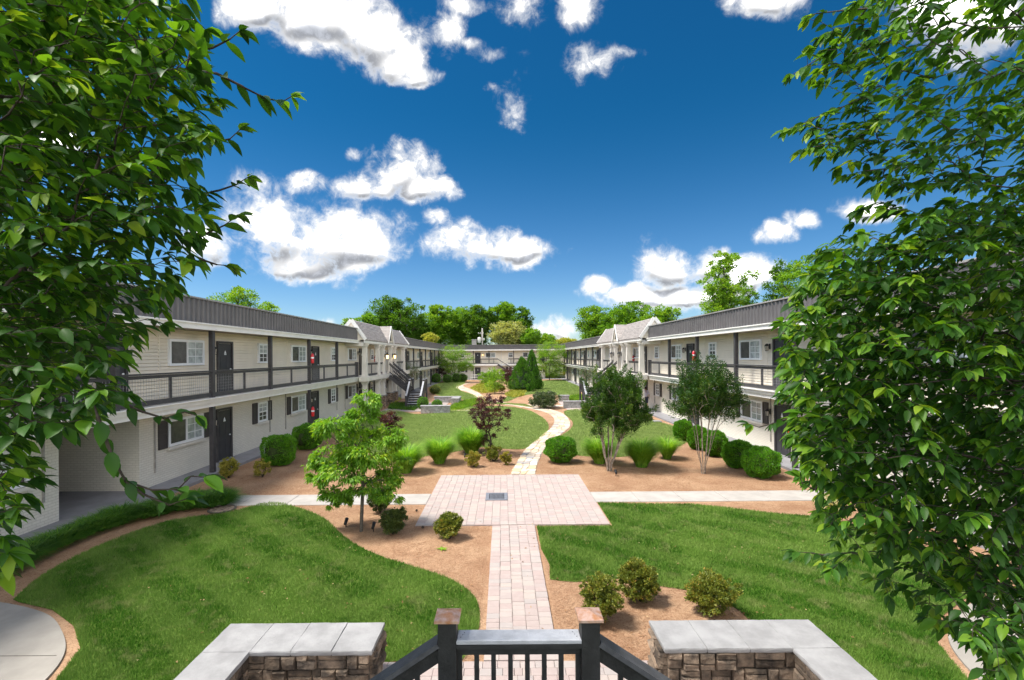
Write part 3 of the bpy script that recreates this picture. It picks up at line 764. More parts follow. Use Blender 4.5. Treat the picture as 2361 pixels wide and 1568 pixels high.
def far_block():
    T = thing('apartment_building', 'distant cross block closing the end of the courtyard', 'building', (0,0,0), 'apartment blocks round the courtyard')
    Y = FAR+0.9; X0, X1 = -18.5, 11.8; E = FAR
    b = MB(); b.box((X0, Y, 0), (X1-4, Y+8, 2.5)); b.build('brick_wall', M['brick'], T)
    b = MB(); b.box((X0, Y+0.02, 2.502), (18.5, Y+8, 5.9)); b.build('upper_wall', M['siding'], T)
    b = MB(); b.box((-10.5, E, 2.5), (10.5, Y-0.002, Z1)); b.build('gallery_slab', M['white'], T)
    b = MB(); b.box((-10.44, E-0.1, ZS), (10.44, E, ZF)); b.build('fascia', M['white'], T)
    b = MB(); b.box((-10.4, E+0.001, ZS+0.03), (10.4, Y+0.3, ZS+0.08)); b.build('soffit', M['soffit'], T)
    b = MB(); b.box((-10.6, E+0.02, ZF), (10.6, E+0.3, ZP)); b.build('parapet', M['metal'], T)
    b = MB()
    for i in range(80): x = -10.5+i*0.262; b.box((x, E-0.03, ZF+0.002), (x+0.05, E+0.019, ZP-0.01))
    b.build('parapet_ribs', M['metal'], T, kind='stuff')
    b = MB(); b.box((-10.7, E-0.06, ZP), (10.7, E+0.4, ZP+0.05)); b.build('parapet_cap', M['metalcap'], T)
    b = MB(); b.box((X0, E+0.41, 5.91), (18.5, Y+8, 6.0)); b.build('roof', M['roofing'], T)
    for x in (-5.5, -2.6, 1.95, 5.2, 8.0): 
        b = MB(); b.box((x-0.07, E+0.02, Z1), (x+0.07, E+0.16, ZS)); b.build('post', M['dark'], T)
    for x in (-5.5, 5.2): b = MB(); b.box((x-0.07, E+0.02, 0), (x+0.07, E+0.16, 2.5)); b.build('post', M['dark'], T)
    for (a, c) in ((-10.3,-5.6),(-5.4,-2.7),(-2.5,1.0-0.0-0.05-0.0)) [:2] + ((-2.5,-0.95),(0.95,1.88),(2.02,5.1),(5.3,10.3)):
        railing(T, (a, E+0.09), (c, E+0.09), Z1, near=False, mids=1)
    for x in (-4.72, 7.2): put_door(T, (x, Y-0.035, Z1), 0)
    for x in (-4.72, 4.4): put_door(T, (x, Y-0.035, 0.08), 0)
    for (x, w_, t) in ((-2.35,1.88,False),(1.4,0.88,True),(-7.6,0.88,True),(4.6,1.88,False)):
        put_window(T, (x, Y-0.01, Z1+1.18), 0, w_, 0.93, t, detail=False)
    for (x, w_, t) in ((-7.55,0.88,True),(1.4,0.88,True),(6.9,0.88,True)):
        put_window(T, (x, Y-0.003, 1.3), 0, w_, 0.93, t, brick=True, detail=False)
        for q in (-1, 1): ob('shutter', shutter_proto(0.95), T, (x+q*(w_/2+0.24), Y-0.003, 1.28))
    put_lantern(T, (-3.8, Y-0.04, Z1+1.75), 0, lit=True)
    b = MB(); b.tube([(-0.3, E-0.16, ZS+0.05), (-0.3, Y-0.1, ZS-0.3), (-0.3, Y-0.1, 2.9)], 0.04, 6); b.box((-0.45, E-0.25, ZF-0.22), (-0.1, E-0.101, ZF)); b.build('downspout', M['white'], T)
    return T
FB = far_block()
st = thing('staircase', 'straight dark stairway climbing the distant cross block', 'staircase', (0.9, FAR, 0))
b = MB()
for sg in (0, 1.1): b.bar((-1.0+4.2, FAR-1.3+sg, 0.1), (-1.0, FAR-1.3+sg, Z1-0.1), 0.05, 0.3)
for i in range(13): b.box((-0.9+i*0.31, FAR-1.28, Z1-0.2-i*0.205), (-0.6+i*0.31, FAR-0.22, Z1-0.16-i*0.205))
o = b.build('stair_flight', M['dark'], st); o.location = (-0.9, -FAR, 0)
b = MB(); b.bar((3.2, FAR-1.3, 1.1), (-1.0, FAR-1.3, Z1+0.9), 0.06, 0.1); b.bar((3.2, FAR-0.2, 1.1), (-1.0, FAR-0.2, Z1+0.9), 0.06, 0.1)
o = b.build('handrail', M['dark'], st); o.location = (-0.9, -FAR, 0)

# ------------------------------------------------------------------ the wooden stairs of the porticos
def newel(parent, x, y, z0, z1, w_=0.14, capm=None, m=None):
    b = MB(); b.box((x-w_/2, y-w_/2, z0), (x+w_/2, y+w_/2, z1)); o = b.build('newel_post', m or M['dark'], parent)
    c = MB(); e = w_*0.68; i = 0
    c.v = [(x-e,y-e,z1+0.001),(x+e,y-e,z1+0.001),(x+e,y+e,z1+0.001),(x-e,y+e,z1+0.001),(x-e,y-e,z1+0.02),(x+e,y-e,z1+0.02),(x+e,y+e,z1+0.02),(x-e,y+e,z1+0.02),(x,y,z1+0.05)]
    c.f = [(3,2,1,0),(0,1,5,4),(1,2,6,5),(2,3,7,6),(3,0,4,7),(4,5,8),(5,6,8),(6,7,8),(7,4,8)]
    c.build('post_cap', capm or M['railtop'], o)
    return o
def portico_stairs(s, label):
    X = lambda v: s*v
    T = thing('wooden_staircase', label, 'staircase', (X(8.9), 41.4, 0), 'wooden portico staircases')
    off = Vector((-X(8.9), -41.4, 0))
    def B(b, n, m, par=None, kind=None):
        o = b.build(n, m, par or T, kind=kind)
        if par is None: o.location = off
        return o
    zl = 1.24; xt, xl, xo = XP-0.26, 8.1, 6.9; ya, yb = 40.9, 42.4
    n = 8
    for i in range(n):
        x0 = xt-(xt-xl)*(i/n); x1 = xt-(xt-xl)*((i+1)/n); z = Z1-(Z1-zl)*((i+1)/(n+1))
        b = MB(); b.box((X(x0+0.02), ya+0.05, z-0.04), (X(x1-0.0), yb-0.05, z)); B(b, 'tread', M['dark'])
    for y in (ya, yb):
        b = MB(); b.bar((X(xt), y, Z1-0.25), (X(xl-0.05), y, zl-0.1), 0.05, 0.32); B(b, 'stringer', M['dark'])
        b = MB(); b.bar((X(xt), y, Z1+0.93), (X(xl), y, zl+0.97), 0.13, 0.05); r = B(b, 'handrail', M['dark'])
        b = MB(); b.bar((X(xt), y, Z1+0.15), (X(xl), y, zl+0.2), 0.05, 0.08); b.build('lower_rail', M['dark'], r)
        b = MB(); b.bar((X(xt), y, Z1+0.80), (X(xl), y, zl+0.84), 0.05, 0.10); b.build('under_rail', M['dark'], r)
        for i in range(1, 14):
            t = i/14; xx = xt+(xl-xt)*t; zb = Z1+(zl-Z1)*t
            b = MB(); b.bar((X(xx), y, zb+0.18), (X(xx), y, zb+0.80), 0.035, 0.035, (0,1,0)); b.build('baluster', M['dark'], r)
    b = MB(); b.box((X(xl), ya-0.0, zl-0.2), (X(xo), yb+0.1, zl)); B(b, 'landing', M['dark'])
    for (x, y) in ((xl, ya), (xo, ya), (xl, yb), (xo, yb+0.05)):
        q = newel(T, X(x), y, 0.0, zl+1.06); q.location = off
    b = MB(); b.bar((X(xo), ya, zl+0.95), (X(xo), yb, zl+0.95), 0.13, 0.05); b.bar((X(xo), ya, zl+0.84), (X(xo), yb, zl+0.84), 0.05, 0.1); r = B(b, 'handrail', M['dark'])
    for i in range(1, 10):
        b = MB(); y = ya+(yb-ya)*i/10; b.bar((X(xo), y, zl), (X(xo), y, zl+0.8), 0.035, 0.035, (0,1,0)); b.build('baluster', M['dark'], r)
    for i in range(6):   # last flight, towards the lawn
        z = zl-(i+1)*zl/7; y = ya-i*0.28
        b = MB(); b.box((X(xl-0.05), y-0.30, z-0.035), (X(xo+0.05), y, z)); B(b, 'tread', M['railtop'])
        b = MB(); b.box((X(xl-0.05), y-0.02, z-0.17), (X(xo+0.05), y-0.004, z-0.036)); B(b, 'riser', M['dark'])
    for x in (xl, xo):
        b = MB(); b.bar((X(x), ya, zl-0.1), (X(x), ya-1.75, -0.05), 0.05, 0.3); B(b, 'stringer', M['dark'])
        b = MB(); b.bar((X(x), ya, zl+0.93), (X(x), ya-1.65, 0.95), 0.14, 0.05); r = B(b, 'handrail', M['railtop'])
        for i in range(1, 9):
            t = i/9; b = MB(); yy_ = ya-1.65*t; z = zl*(1-t); b.bar((X(x), yy_, z), (X(x), yy_, z+0.93-0.01+0.0*t), 0.035, 0.035, (0,1,0)); b.build('baluster', M['dark'], r)
        q = newel(T, X(x), ya-1.68, 0, 1.02); q.location = off
portico_stairs(-1, 'dark wooden stairs turning at a landing beside the left portico')
portico_stairs(1, 'dark wooden stairs turning at a landing beside the right portico')

# our own stairs: the landing rail in front of the camera
def landing():
    T = thing('wooden_staircase', 'near landing railing with copper capped posts and black balusters', 'staircase', (0.1, 3.3, 0), 'wooden portico staircases')
    off = Vector((-0.1, -3.3, 0))
    def B(b, n, m, par=None):
        o = b.build(n, m, par or T)
        if par is None: o.location = off
        return o
    zc = 2.29; xa, xb, Y = -0.437, 0.645, 3.62
    zl = 1.24
    for x in (xa, xb):
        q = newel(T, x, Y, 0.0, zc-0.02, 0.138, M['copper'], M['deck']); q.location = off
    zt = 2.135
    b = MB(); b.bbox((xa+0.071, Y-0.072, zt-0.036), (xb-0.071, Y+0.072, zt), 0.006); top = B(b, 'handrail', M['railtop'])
    for sx in (xa+0.10, xb-0.10):
        for k in range(3):
            q = MB(); q.lathe([(0.004,0.0),(0.004,0.0015)], (sx+0.02*k*(1 if sx < 0 else -1)*0.6, Y-0.03+0.03*k, zt), 6); q.build('nail_head', M['deck'], top)
    b = MB(); b.box((xa+0.0705, Y-0.075, zt-0.066), (xb-0.0705, Y-0.035, zt-0.037)); B(b, 'rail_nosing', M['deck'])
    b = MB(); b.bbox((xa+0.0705, Y-0.034, zt-0.135), (xb-0.0705, Y+0.008, zt-0.040), 0.004); B(b, 'under_rail', M['deck'])
    b = MB(); b.bbox((xa+0.0705, Y-0.034, zl+0.07), (xb-0.0705, Y+0.008, zl+0.16), 0.004); B(b, 'bottom_rail', M['deck'])
    n = 8
    for i in range(n):
        x = xa+0.09+(xb-xa-0.18)*(i/(n-1)) if n > 1 else 0
        b = MB(); b.box((x-0.018, Y-0.030, zl+0.161), (x+0.018, Y+0.006, zt-0.136)); B(b, 'baluster', M['deck'])
    # side flights fall away left and right
    for s, x0 in ((-1, xa-0.069), (1, xb+0.069)):
        dxx = 2.35; dzz = dxx*0.655
        for (yo, m_) in ((0.0, M['deckgrey']), (-1.35, M['deckgrey'])):
            yy_ = Y+yo
            top = Vector((x0, yy_, zt-0.06)); end = Vector((x0+s*dxx, yy_, zt-0.06-dzz))
            b = MB(); b.bar(top+Vector((0,0,0.018)), end+Vector((0,0,0.018)), 0.14, 0.036); r = B(b, 'handrail', m_)
            b = MB(); b.bar(top-Vector((0,0,0.065)), end-Vector((0,0,0.065)), 0.05, 0.12); b.build('under_rail', M['deck'], r)
            b = MB(); b.bar(top-Vector((0,0,0.80)), end-Vector((0,0,0.80)), 0.05, 0.10); b.build('lower_rail', M['deck'], r)
            for i in range(1, 14):
                t = i/14.0; p = top+(end-top)*t
                b = MB(); b.box((p.x-0.018, yy_-0.018, p.z-0.82), (p.x+0.018, yy_+0.018, p.z-0.09)); b.build('baluster', M['deck'], r)
            b = MB(); b.bar((x0, yy_, zl-0.14), (x0+s*1.95, yy_, -0.08), 0.05, 0.30); B(b, 'stringer', M['deck'])
            q = newel(T, x0+s*(dxx+0.07), yy_, 0.0, 0.72, 0.138, M['copper'], M['deck']); q.location = off
        for i in range(6):
            z = zl-(i+1)*zl/7; xx = x0+s*i*0.28
            b = MB(); b.box((xx, Y-1.32, z-0.035), (xx+s*0.30, Y-0.03, z)); B(b, 'tread', M['deckgrey'])
    for i in range(9):
        x = xa-0.07+i*0.144*(xb-xa+0.14)/1.296
        b = MB(); b.bbox((x+0.003, 2.2, zl-0.035), (x+0.137*(xb-xa+0.14)/1.296, Y-0.072, zl), 0.004); B(b, 'deck_board', M['deckgrey'])
    b = MB(); b.box((xa-0.07, 2.2, zl-0.22), (xb+0.07, Y-0.075, zl-0.037)); B(b, 'deck_joists', M['deck'])
landing()
# ------------------------------------------------------------------ ground sheets
flat('ground', [(-400,-60),(400,-60),(400,900),(-400,900)], -0.03, M['farland'])
flat('mulch_bed', [(-10.5,2),(10.5,2),(10.5,FAR+0.9),(-10.5,FAR+0.9)], 0.0, M['mulch'])
for s in (-1, 1):
    b = MB(); b.box((s*10.42, 2.0, -0.02), (s*11.5, FAR+0.8, 0.098)); b.build('walkway', M['wkconc'], kind='structure')
b = MB(); b.box((-10.41, FAR-1.6, -0.02), (10.41, FAR+0.88, 0.06)); b.build('walkway', M['wkconc'], kind='structure')

GP = lambda L: [G(*p) for p in L]
PX0, PX1, PYN, PYF = -2.24, 2.66, 11.86, 16.85       # brick square
WX0, WX1, WYN = -0.30, 0.76, 6.57                    # brick path
# concrete sidewalks, poured in squares
def sidewalk(x0, x1, y0, y1, z=0.022, m=None):
    n = max(1, round(abs(x1-x0)/1.3))
    s0 = None
    for i in range(n):
        a = x0+(x1-x0)*i/n; c = x0+(x1-x0)*(i+1)/n
        b = MB(); b.bbox((min(a,c)+0.006, y0, -0.02), (max(a,c)-0.006, y1, z), 0.008)
        if s0 is None: s0 = b.build('sidewalk', M['concpath'], kind='structure')
        else: b.build('slab', M['concpath'], s0)
sidewalk(-10.41, PX0-0.01, 13.62, 14.62); sidewalk(PX1+0.01, 10.41, 13.72, 14.72)
cw = spline([(-5.95,5.2),(-6.05,6.1),(-6.35,6.8),(-6.95,7.4),(-7.7,7.9),(-8.9,8.28),(-10.2,8.45)], 5, closed=False)
flat('concrete_walk', list(cw)+[(-10.41,8.45),(-10.41,3),(-5.9,3)], 0.03, M['conc'], thick=0.06)
b = MB(); b.box((-10.4,6.75,0.0302),(-6.42,6.765,0.031)); b.build('expansion_joint', M['mortar'], kind='structure')
cw2 = spline([(6.05,5.2),(6.15,6.1),(6.5,6.9),(7.1,7.5),(7.9,8.0),(9.0,8.4),(10.2,8.5)], 5, closed=False)
flat('concrete_walk', (list(cw2)+[(10.41,8.5),(10.41,3),(6.0,3)]), 0.03, M['conc'], thick=0.06)

# lawns
LAWN = {}
near_l = [(30,1384),(110,1320),(250,1250),(400,1200),(520,1184),(620,1160),(690,1172),(745,1195),(790,1235),(830,1262),(880,1284),(930,1300),(1000,1322),(1050,1342),(1090,1372),(1105,1405),(1104,1450),(1092,1500)]
pl = [Vector((p.x,p.y,0)) for p in spline(GP(near_l), 4, closed=False)]
pl = pl + [Vector((-0.62,6.62,0)),Vector((-1.6,6.60,0)),Vector((-3.85,6.56,0)),Vector((-3.85,3.5,0)),Vector((-5.80,3.6,0)),Vector((-5.82,5.3,0)),Vector((-5.92,6.15,0)),Vector((-6.25,6.95,0)),Vector((-6.9,7.55,0)),Vector((-7.7,8.03,0)),Vector((-8.5,8.28,0))]
near_r = [(1228,1300),(1224,1255),(1229,1222)]
r1 = [Vector((WX1+0.10,9.0,0)),Vector((WX1+0.16,9.6,0)),Vector((WX1+0.05,10.4,0)),Vector((WX1+0.05,PYN-0.07,0)),Vector((PX1+0.04,PYN-0.07,0)),Vector((PX1+0.04,13.66,0))]+GP([(1500,1163),(1600,1164),(1680,1172),(1770,1183),(1870,1192),(1960,1212),(2060,1245),(2150,1285),(2230,1330)])
r2 = [Vector((9.0,8.6,0)),Vector((7.9,8.15,0)),Vector((7.0,7.6,0)),Vector((6.35,6.95,0)),Vector((6.0,6.1,0)),Vector((5.9,5.2,0)),Vector((5.85,3.5,0)),Vector((4.25,3.5,0)),Vector((4.25,6.6,0)),Vector((3.4,6.62,0))]
r3 = spline(GP([(1735,1440),(1690,1400),(1600,1366),(1520,1352),(1450,1337),(1400,1337),(1330,1343),(1275,1338)]), 4, closed=False)
pr = [Vector((p[0],p[1],0)) for p in list(r1)+r2+list(r3)]
pr = [Vector((max(p.x, WX1+0.05), p.y, 0)) if p.y < PYN else p for p in pr]

mid_l = GP([(905,946),(960,956),(1030,950),(1085,938),(1165,938),(1215,946),(1245,960),(1262,975),(1264,992),(1250,1010),(1225,1026),(1205,1036),(1160,1035),(1110,1032),(1050,1042),(985,1052),(930,1062),(885,1062),(845,1040),(800,1010),(760,992),(758,975),(800,966),(850,956)])
mid_r = GP([(1300,950),(1345,944),(1420,955),(1490,966),(1540,980),(1590,994),(1596,1010),(1560,1032),(1500,1046),(1430,1054),(1370,1054),(1300,1046),(1262,1030),(1290,1008),(1316,990),(1320,972)])
far_l = GP([(1000,888),(1060,877),(1072,884),(1056,893),(1064,902),(1092,911),(1100,923),(1060,921),(1000,908)])
far_r = GP([(1215,884),(1290,876),(1330,888),(1336,908),(1290,912),(1240,908),(1200,914),(1170,926),(1160,922),(1185,905),(1210,896)])
far_c = GP([(1080,868),(1180,866),(1290,868),(1300,873),(1200,874),(1090,874)])
mid_c = GP([(1105,926),(1160,930),(1210,933),(1230,940),(1180,934),(1110,930)])
LAWN = {'near_l': pl, 'near_r': pr, 'mid_l': spline(mid_l,3), 'mid_r': spline(mid_r,3), 'far_l': spline(far_l,3), 'far_r': spline(far_r,3), 'far_c': far_c, 'mid_c': mid_c}
for k, P in LAWN.items():
    flat('lawn', P, 0.012, M['turf'])
# ------------------------------------------------------------------ fast meshes for masses of blades and leaves
def amesh(name, V_, F_, m, rnd=None, smooth=False):
    """V_ (n,3), F_ (k,3|4)"""
    me = bpy.data.meshes.new(name)
    nv, (nf, c) = len(V_), F_.shape
    me.vertices.add(nv); me.vertices.foreach_set('co', np.ascontiguousarray(V_, dtype=np.float32).ravel())
    me.loops.add(nf*c); me.loops.foreach_set('vertex_index', np.ascontiguousarray(F_, dtype=np.int32).ravel())
    me.polygons.add(nf); me.polygons.foreach_set('loop_start', np.arange(0, nf*c, c, dtype=np.int32))
    try: me.polygons.foreach_set('loop_total', np.full(nf, c, dtype=np.int32))
    except Exception: pass
    if rnd is not None:
        a = me.attributes.new('rnd', 'FLOAT', 'FACE'); a.data.foreach_set('value', np.ascontiguousarray(rnd, dtype=np.float32))
    me.update(); me.validate()
    if m: me.materials.append(m)
    if smooth: me.polygons.foreach_set('use_smooth', np.ones(nf, bool))
    return me
def unit(a): return a/(np.linalg.norm(a, axis=-1, keepdims=True)+1e-9)
def leaves(name, P, D, N, L, Wd, m, parent=None, fold=0.25, kind='stuff', rnd=None, droop=0.0, hi=False):
    """a leaf at every P: D along the blade, N its normal, L long, Wd wide"""
    n = len(P); D = unit(D); N = unit(N - (N*D).sum(1, keepdims=True)*D); B = np.cross(D, N)
    L = np.broadcast_to(np.asarray(L, float), (n,))[:, None]; Wd = np.broadcast_to(np.asarray(Wd, float), (n,))[:, None]
    rnd = rng.random(n) if rnd is None else rnd
    dn = np.array([[0, 0, -1.0]])
    if not hi:
        V_ = np.stack([P, P+D*L*0.45+B*Wd*0.5+N*Wd*fold, P+D*L+dn*L*droop, P+D*L*0.45-B*Wd*0.5+N*Wd*fold], 1).reshape(-1, 3)
        i = np.arange(n)[:, None]*4
        F_ = np.concatenate([i+[0, 1, 2], i+[0, 2, 3]], 1).reshape(-1, 3)
        return ob(name, amesh(name, V_, F_, m, np.repeat(rnd, 2)), parent, kind=kind)
    # better leaf: folded on the midrib, pointed, curved
    rows = [(0.0, 0.0), (0.22, 0.40), (0.5, 0.5), (0.78, 0.30), (1.0, 0.0)]
    vs = []
    for (t, w_) in rows:
        c = P+D*L*t+dn*L*droop*t*t*1.0 - N*L*0.10*t*t
        if w_ == 0: vs.append(c)
        else: vs += [c-B*Wd*w_+N*Wd*w_*fold*2, c, c+B*Wd*w_+N*Wd*w_*fold*2]
    V_ = np.stack(vs, 1).reshape(-1, 3); k = 11
    i = np.arange(n)[:, None]*k
    T = [(0,2,1),(0,3,2),(1,2,5),(1,5,4),(2,3,6),(2,6,5),(4,5,8),(4,8,7),(5,6,9),(5,9,8),(7,8,10),(8,9,10)]
    F_ = np.concatenate([i+list(t) for t in T], 1).reshape(-1, 3)
    return ob(name, amesh(name, V_, F_, m, np.repeat(rnd, len(T)), smooth=True), parent, kind=kind)

def turf(name, poly, n, h=(0.035, 0.065), wd=0.006, near=4.0, pw=1.6):
    xs = [p[0] for p in poly]; ys = [p[1] for p in poly]
    got_x, got_y = [], []; tot = 0
    y0, y1 = max(min(ys), near), max(ys)
    while tot < n:
        m_ = n*3
        u = rng.random(m_)
        y = (y0**(1-pw) + u*(y1**(1-pw)-y0**(1-pw)))**(1/(1-pw))
        x = rng.uniform(min(xs), max(xs), m_)
        k = inpoly(x, y, poly); got_x.append(x[k]); got_y.append(y[k]); tot += k.sum()
        if k.sum() == 0: break
    x = np.concatenate(got_x)[:n]; y = np.concatenate(got_y)[:n]; n = len(x)
    sc = np.maximum(1.0, y/8.0)
    hh = rng.uniform(h[0], h[1], n)*(0.9+0.12*sc)
    ang = rng.uniform(0, 2*np.pi, n); lean = rng.uniform(0.1, 0.75, n)*hh
    w_ = wd*sc*rng.uniform(0.7, 1.3, n)
    a2 = rng.uniform(0, 2*np.pi, n)
    b0 = np.stack([x-np.cos(a2)*w_, y-np.sin(a2)*w_, np.full(n, 0.010)], 1)
    b1 = np.stack([x+np.cos(a2)*w_, y+np.sin(a2)*w_, np.full(n, 0.010)], 1)
    tp = np.stack([x+np.cos(ang)*lean, y+np.sin(ang)*lean, 0.012+hh], 1)
    V_ = np.stack([b0, b1, tp], 1).reshape(-1, 3); F_ = np.arange(3*n).reshape(-1, 3)
    o = ob(name, amesh(name, V_, F_, M['turfblade'], rng.random(n)), kind='stuff')
    return o
for k, n, wd in (('near_l', 210000, 0.0045), ('near_r', 210000, 0.0045), ('mid_l', 90000, 0.006), ('mid_r', 60000, 0.006), ('far_l', 9000, 0.008), ('far_r', 16000, 0.008), ('far_c', 6000, 0.01), ('mid_c', 5000, 0.008)):
    o = turf('grass', LAWN[k], n, wd=wd)
    lab = {'near_l': 'dense green turf of the curved lawn nearest on the left', 'near_r': 'dense green turf of the lawn nearest on the right',
     'mid_l': 'pale striped turf between the tall grasses and the left stairs', 'mid_r': 'pale turf right of the winding stone path',
     'far_l': 'turf strip near the left wing far down the court', 'far_r': 'turf beyond the cone shaped evergreens', 'far_c': 'turf at the far end of the court', 'mid_c': 'narrow turf wedge by the path junction'}[k]
    tag(o, lab, 'grass')

# pine needles lying on the mulch
def needles(n, reg):
    x = rng.uniform(reg[0], reg[1], n); y = reg[2]+(reg[3]-reg[2])*rng.random(n)**1.5
    ok = np.ones(n, bool)
    for P in LAWN.values(): ok &= ~inpoly(x, y, P)
    ok &= ~((x > PX0-0.05) & (x < PX1+0.05) & (y > PYN-0.05) & (y < PYF+0.05)) & ~((x > WX0-0.06) & (x < WX1+0.06) & (y < PYN))
    ok &= ~((y > 13.58) & (y < 14.76)) & ~((y < 6.6) & (abs(x) < 4.3)) & ~((y < 8.6) & (abs(x) > 5.8))
    x, y = x[ok], y[ok]; n = len(x); a = rng.uniform(0, np.pi*2, n); l = rng.uniform(0.05, 0.12, n); w_ = 0.0022*np.maximum(1, y/8)
    z0 = rng.uniform(0.004, 0.02, n); z1 = z0+rng.uniform(-0.003, 0.022, n)
    c, s_ = np.cos(a), np.sin(a)
    V_ = np.stack([np.stack([x-s_*w_, y+c*w_, z0], 1), np.stack([x+s_*w_, y-c*w_, z0], 1), np.stack([x+c*l, y+s_*l, z1], 1)], 1).reshape(-1, 3)
    m_ = leafmat('dry_pine_needle', [(0,(0.17,0.08,0.04)),(1,(0.58,0.40,0.26)),(0.5,(0.37,0.215,0.125))], 0.05, 0.8, 0.1, 1.0)
    o = ob('pine_straw', amesh('pine_straw', V_, np.arange(3*n).reshape(-1, 3), m_, rng.random(n)), kind='stuff')
    tag(o, 'loose brown pine straw spread over the planting beds', 'mulch')
needles(260000, (-9.5, 9.5, 6.0, 30.0))
n = 900; x = rng.uniform(-9.3, 9.3, n); y = 6.6+rng.random(n)**1.4*20; ok = ~((y > 13.58) & (y < 14.76)) & ~((y < 8.6) & (abs(x) > 5.8))
Q = np.stack([x, y, np.full(n, 0.035)], 1)[ok]; n = len(Q)
o = leaves('fallen_leaves', Q, rng.normal(size=(n,3))*[1,1,.15], rng.normal(size=(n,3))*[.3,.3,0]+[0,0,1], rng.uniform(.03,.065,n), 0.03, leafmat('dry_leaf', [(0,(0.10,0.05,0.025)),(1,(0.62,0.50,0.30)),(0.5,(0.33,0.19,0.09))], 0.1, 0.8, 0.1))
tag(o, 'small dry leaves scattered over beds and turf', 'litter')

# ------------------------------------------------------------------ brick square, brick path, flagstone path
def paver_variant(w_, l_):
    b = MB(); j = lambda: random.uniform(-0.003, 0.003)
    b.bbox((-w_/2+0.0022+j()*.6, -l_/2+0.0022+j()*.6, -0.03), (w_/2-0.0022+j()*.6, l_/2-0.0022+j()*.6, 0.0), 0.006)
    return b
bed = flat('brick_path', [(WX0,6.575),(WX1,6.575),(WX1,PYN),(WX0,PYN)], 0.008, M['joint'])
PV = {}
for l_ in (0.11, 0.155, 0.205):
    for q in range(3): PV[(l_, q)] = paver_variant((WX1-WX0)/5, l_).mesh('paver', M['paver'])
for c in range(5):
    y = WYN+0.01
    cx = WX0+(WX1-WX0)*(c+0.5)/5
    first = True
    while y < PYN-0.05:
        l_ = random.choice((0.11, 0.155, 0.155, 0.205))
        if y+l_ > PYN: l_ = 0.11
        if y+l_ > PYN+0.02: break
        ob('paver', PV[(l_, random.randrange(3))], bed, (cx+random.uniform(-.003,.003), y+l_/2, 0.036+random.uniform(-.003,.003)))
        y += l_
def joined_pavers(name, x0, x1, y0, y1, cw_, parent, jit=True, z=0.036, cross=False):
    vs, fs, rn = [], [], []
    b = MB(); rr = []
    if cross:
        y = y0
        while y < y1-0.02:
            d = min(0.15, y1-y); x = x0 - random.choice((0.0, 0.06, 0.1))
            while x < x1-0.02:
                l_ = random.choice((0.15, 0.205, 0.205)); a_, c_ = max(x, x0), min(x+l_, x1)
                if c_-a_ > 0.03:
                    n0 = len(b.f); dz_ = random.uniform(-.002,.002)
                    b.bbox((a_+0.002, y+0.002, 0.005), (c_-0.002, y+d-0.002, z+dz_), 0.005); rr += [random.random()]*(len(b.f)-n0)
                x += l_
            y += d
    else:
        nc = max(1, round((x1-x0)/cw_)); w_ = (x1-x0)/nc
        for c in range(nc):
            y = y0 - random.choice((0, 0.05, 0.1))
            while y < y1-0.02:
                l_ = random.choice((0.11, 0.155, 0.205)); a_, c_ = max(y, y0), min(y+l_, y1)
                if c_-a_ > 0.03:
                    n0 = len(b.f); dz_ = random.uniform(-.002,.002)
                    b.bbox((x0+c*w_+0.002, a_+0.002, 0.005), (x0+(c+1)*w_-0.002, c_-0.002, z+dz_), 0.005); rr += [random.random()]*(len(b.f)-n0)
                y += l_
    me = b.mesh(name, M['paver']); a = me.attributes.new('rnd', 'FLOAT', 'FACE'); a.data.foreach_set('value', rr)
    return ob(name, me, parent, kind='stuff')
sq = flat('brick_square', [(PX0,PYN+0.001),(PX1,PYN+0.001),(PX1,PYF),(PX0,PYF)], 0.008, M['joint'])
joined_pavers('small_pavers', PX0, PX1, PYN+0.012, PYF, 0.21, sq)
pat = flat('near_patio', [(-3.2,2.5),(3.55,2.5),(3.55,6.57),(-3.2,6.57)], 0.008, M['joint'])
for r_ in range(3):
    y = 6.56-0.15*(r_+1); x = -1.66-random.random()*0.1
    while x < 2.0:
        l_ = random.choice((0.11, 0.155, 0.205)); me = PV[(l_, random.randrange(3))]
        ob('paver', me, pat, (x+l_/2, y+0.075, 0.036+random.uniform(-.003,.003)), R(90)).scale = (0.15/0.212, 1, 1)
        x += l_
joined_pavers('small_pavers', -3.2, 3.55, 2.5, 6.105, 0.2, pat, cross=True)

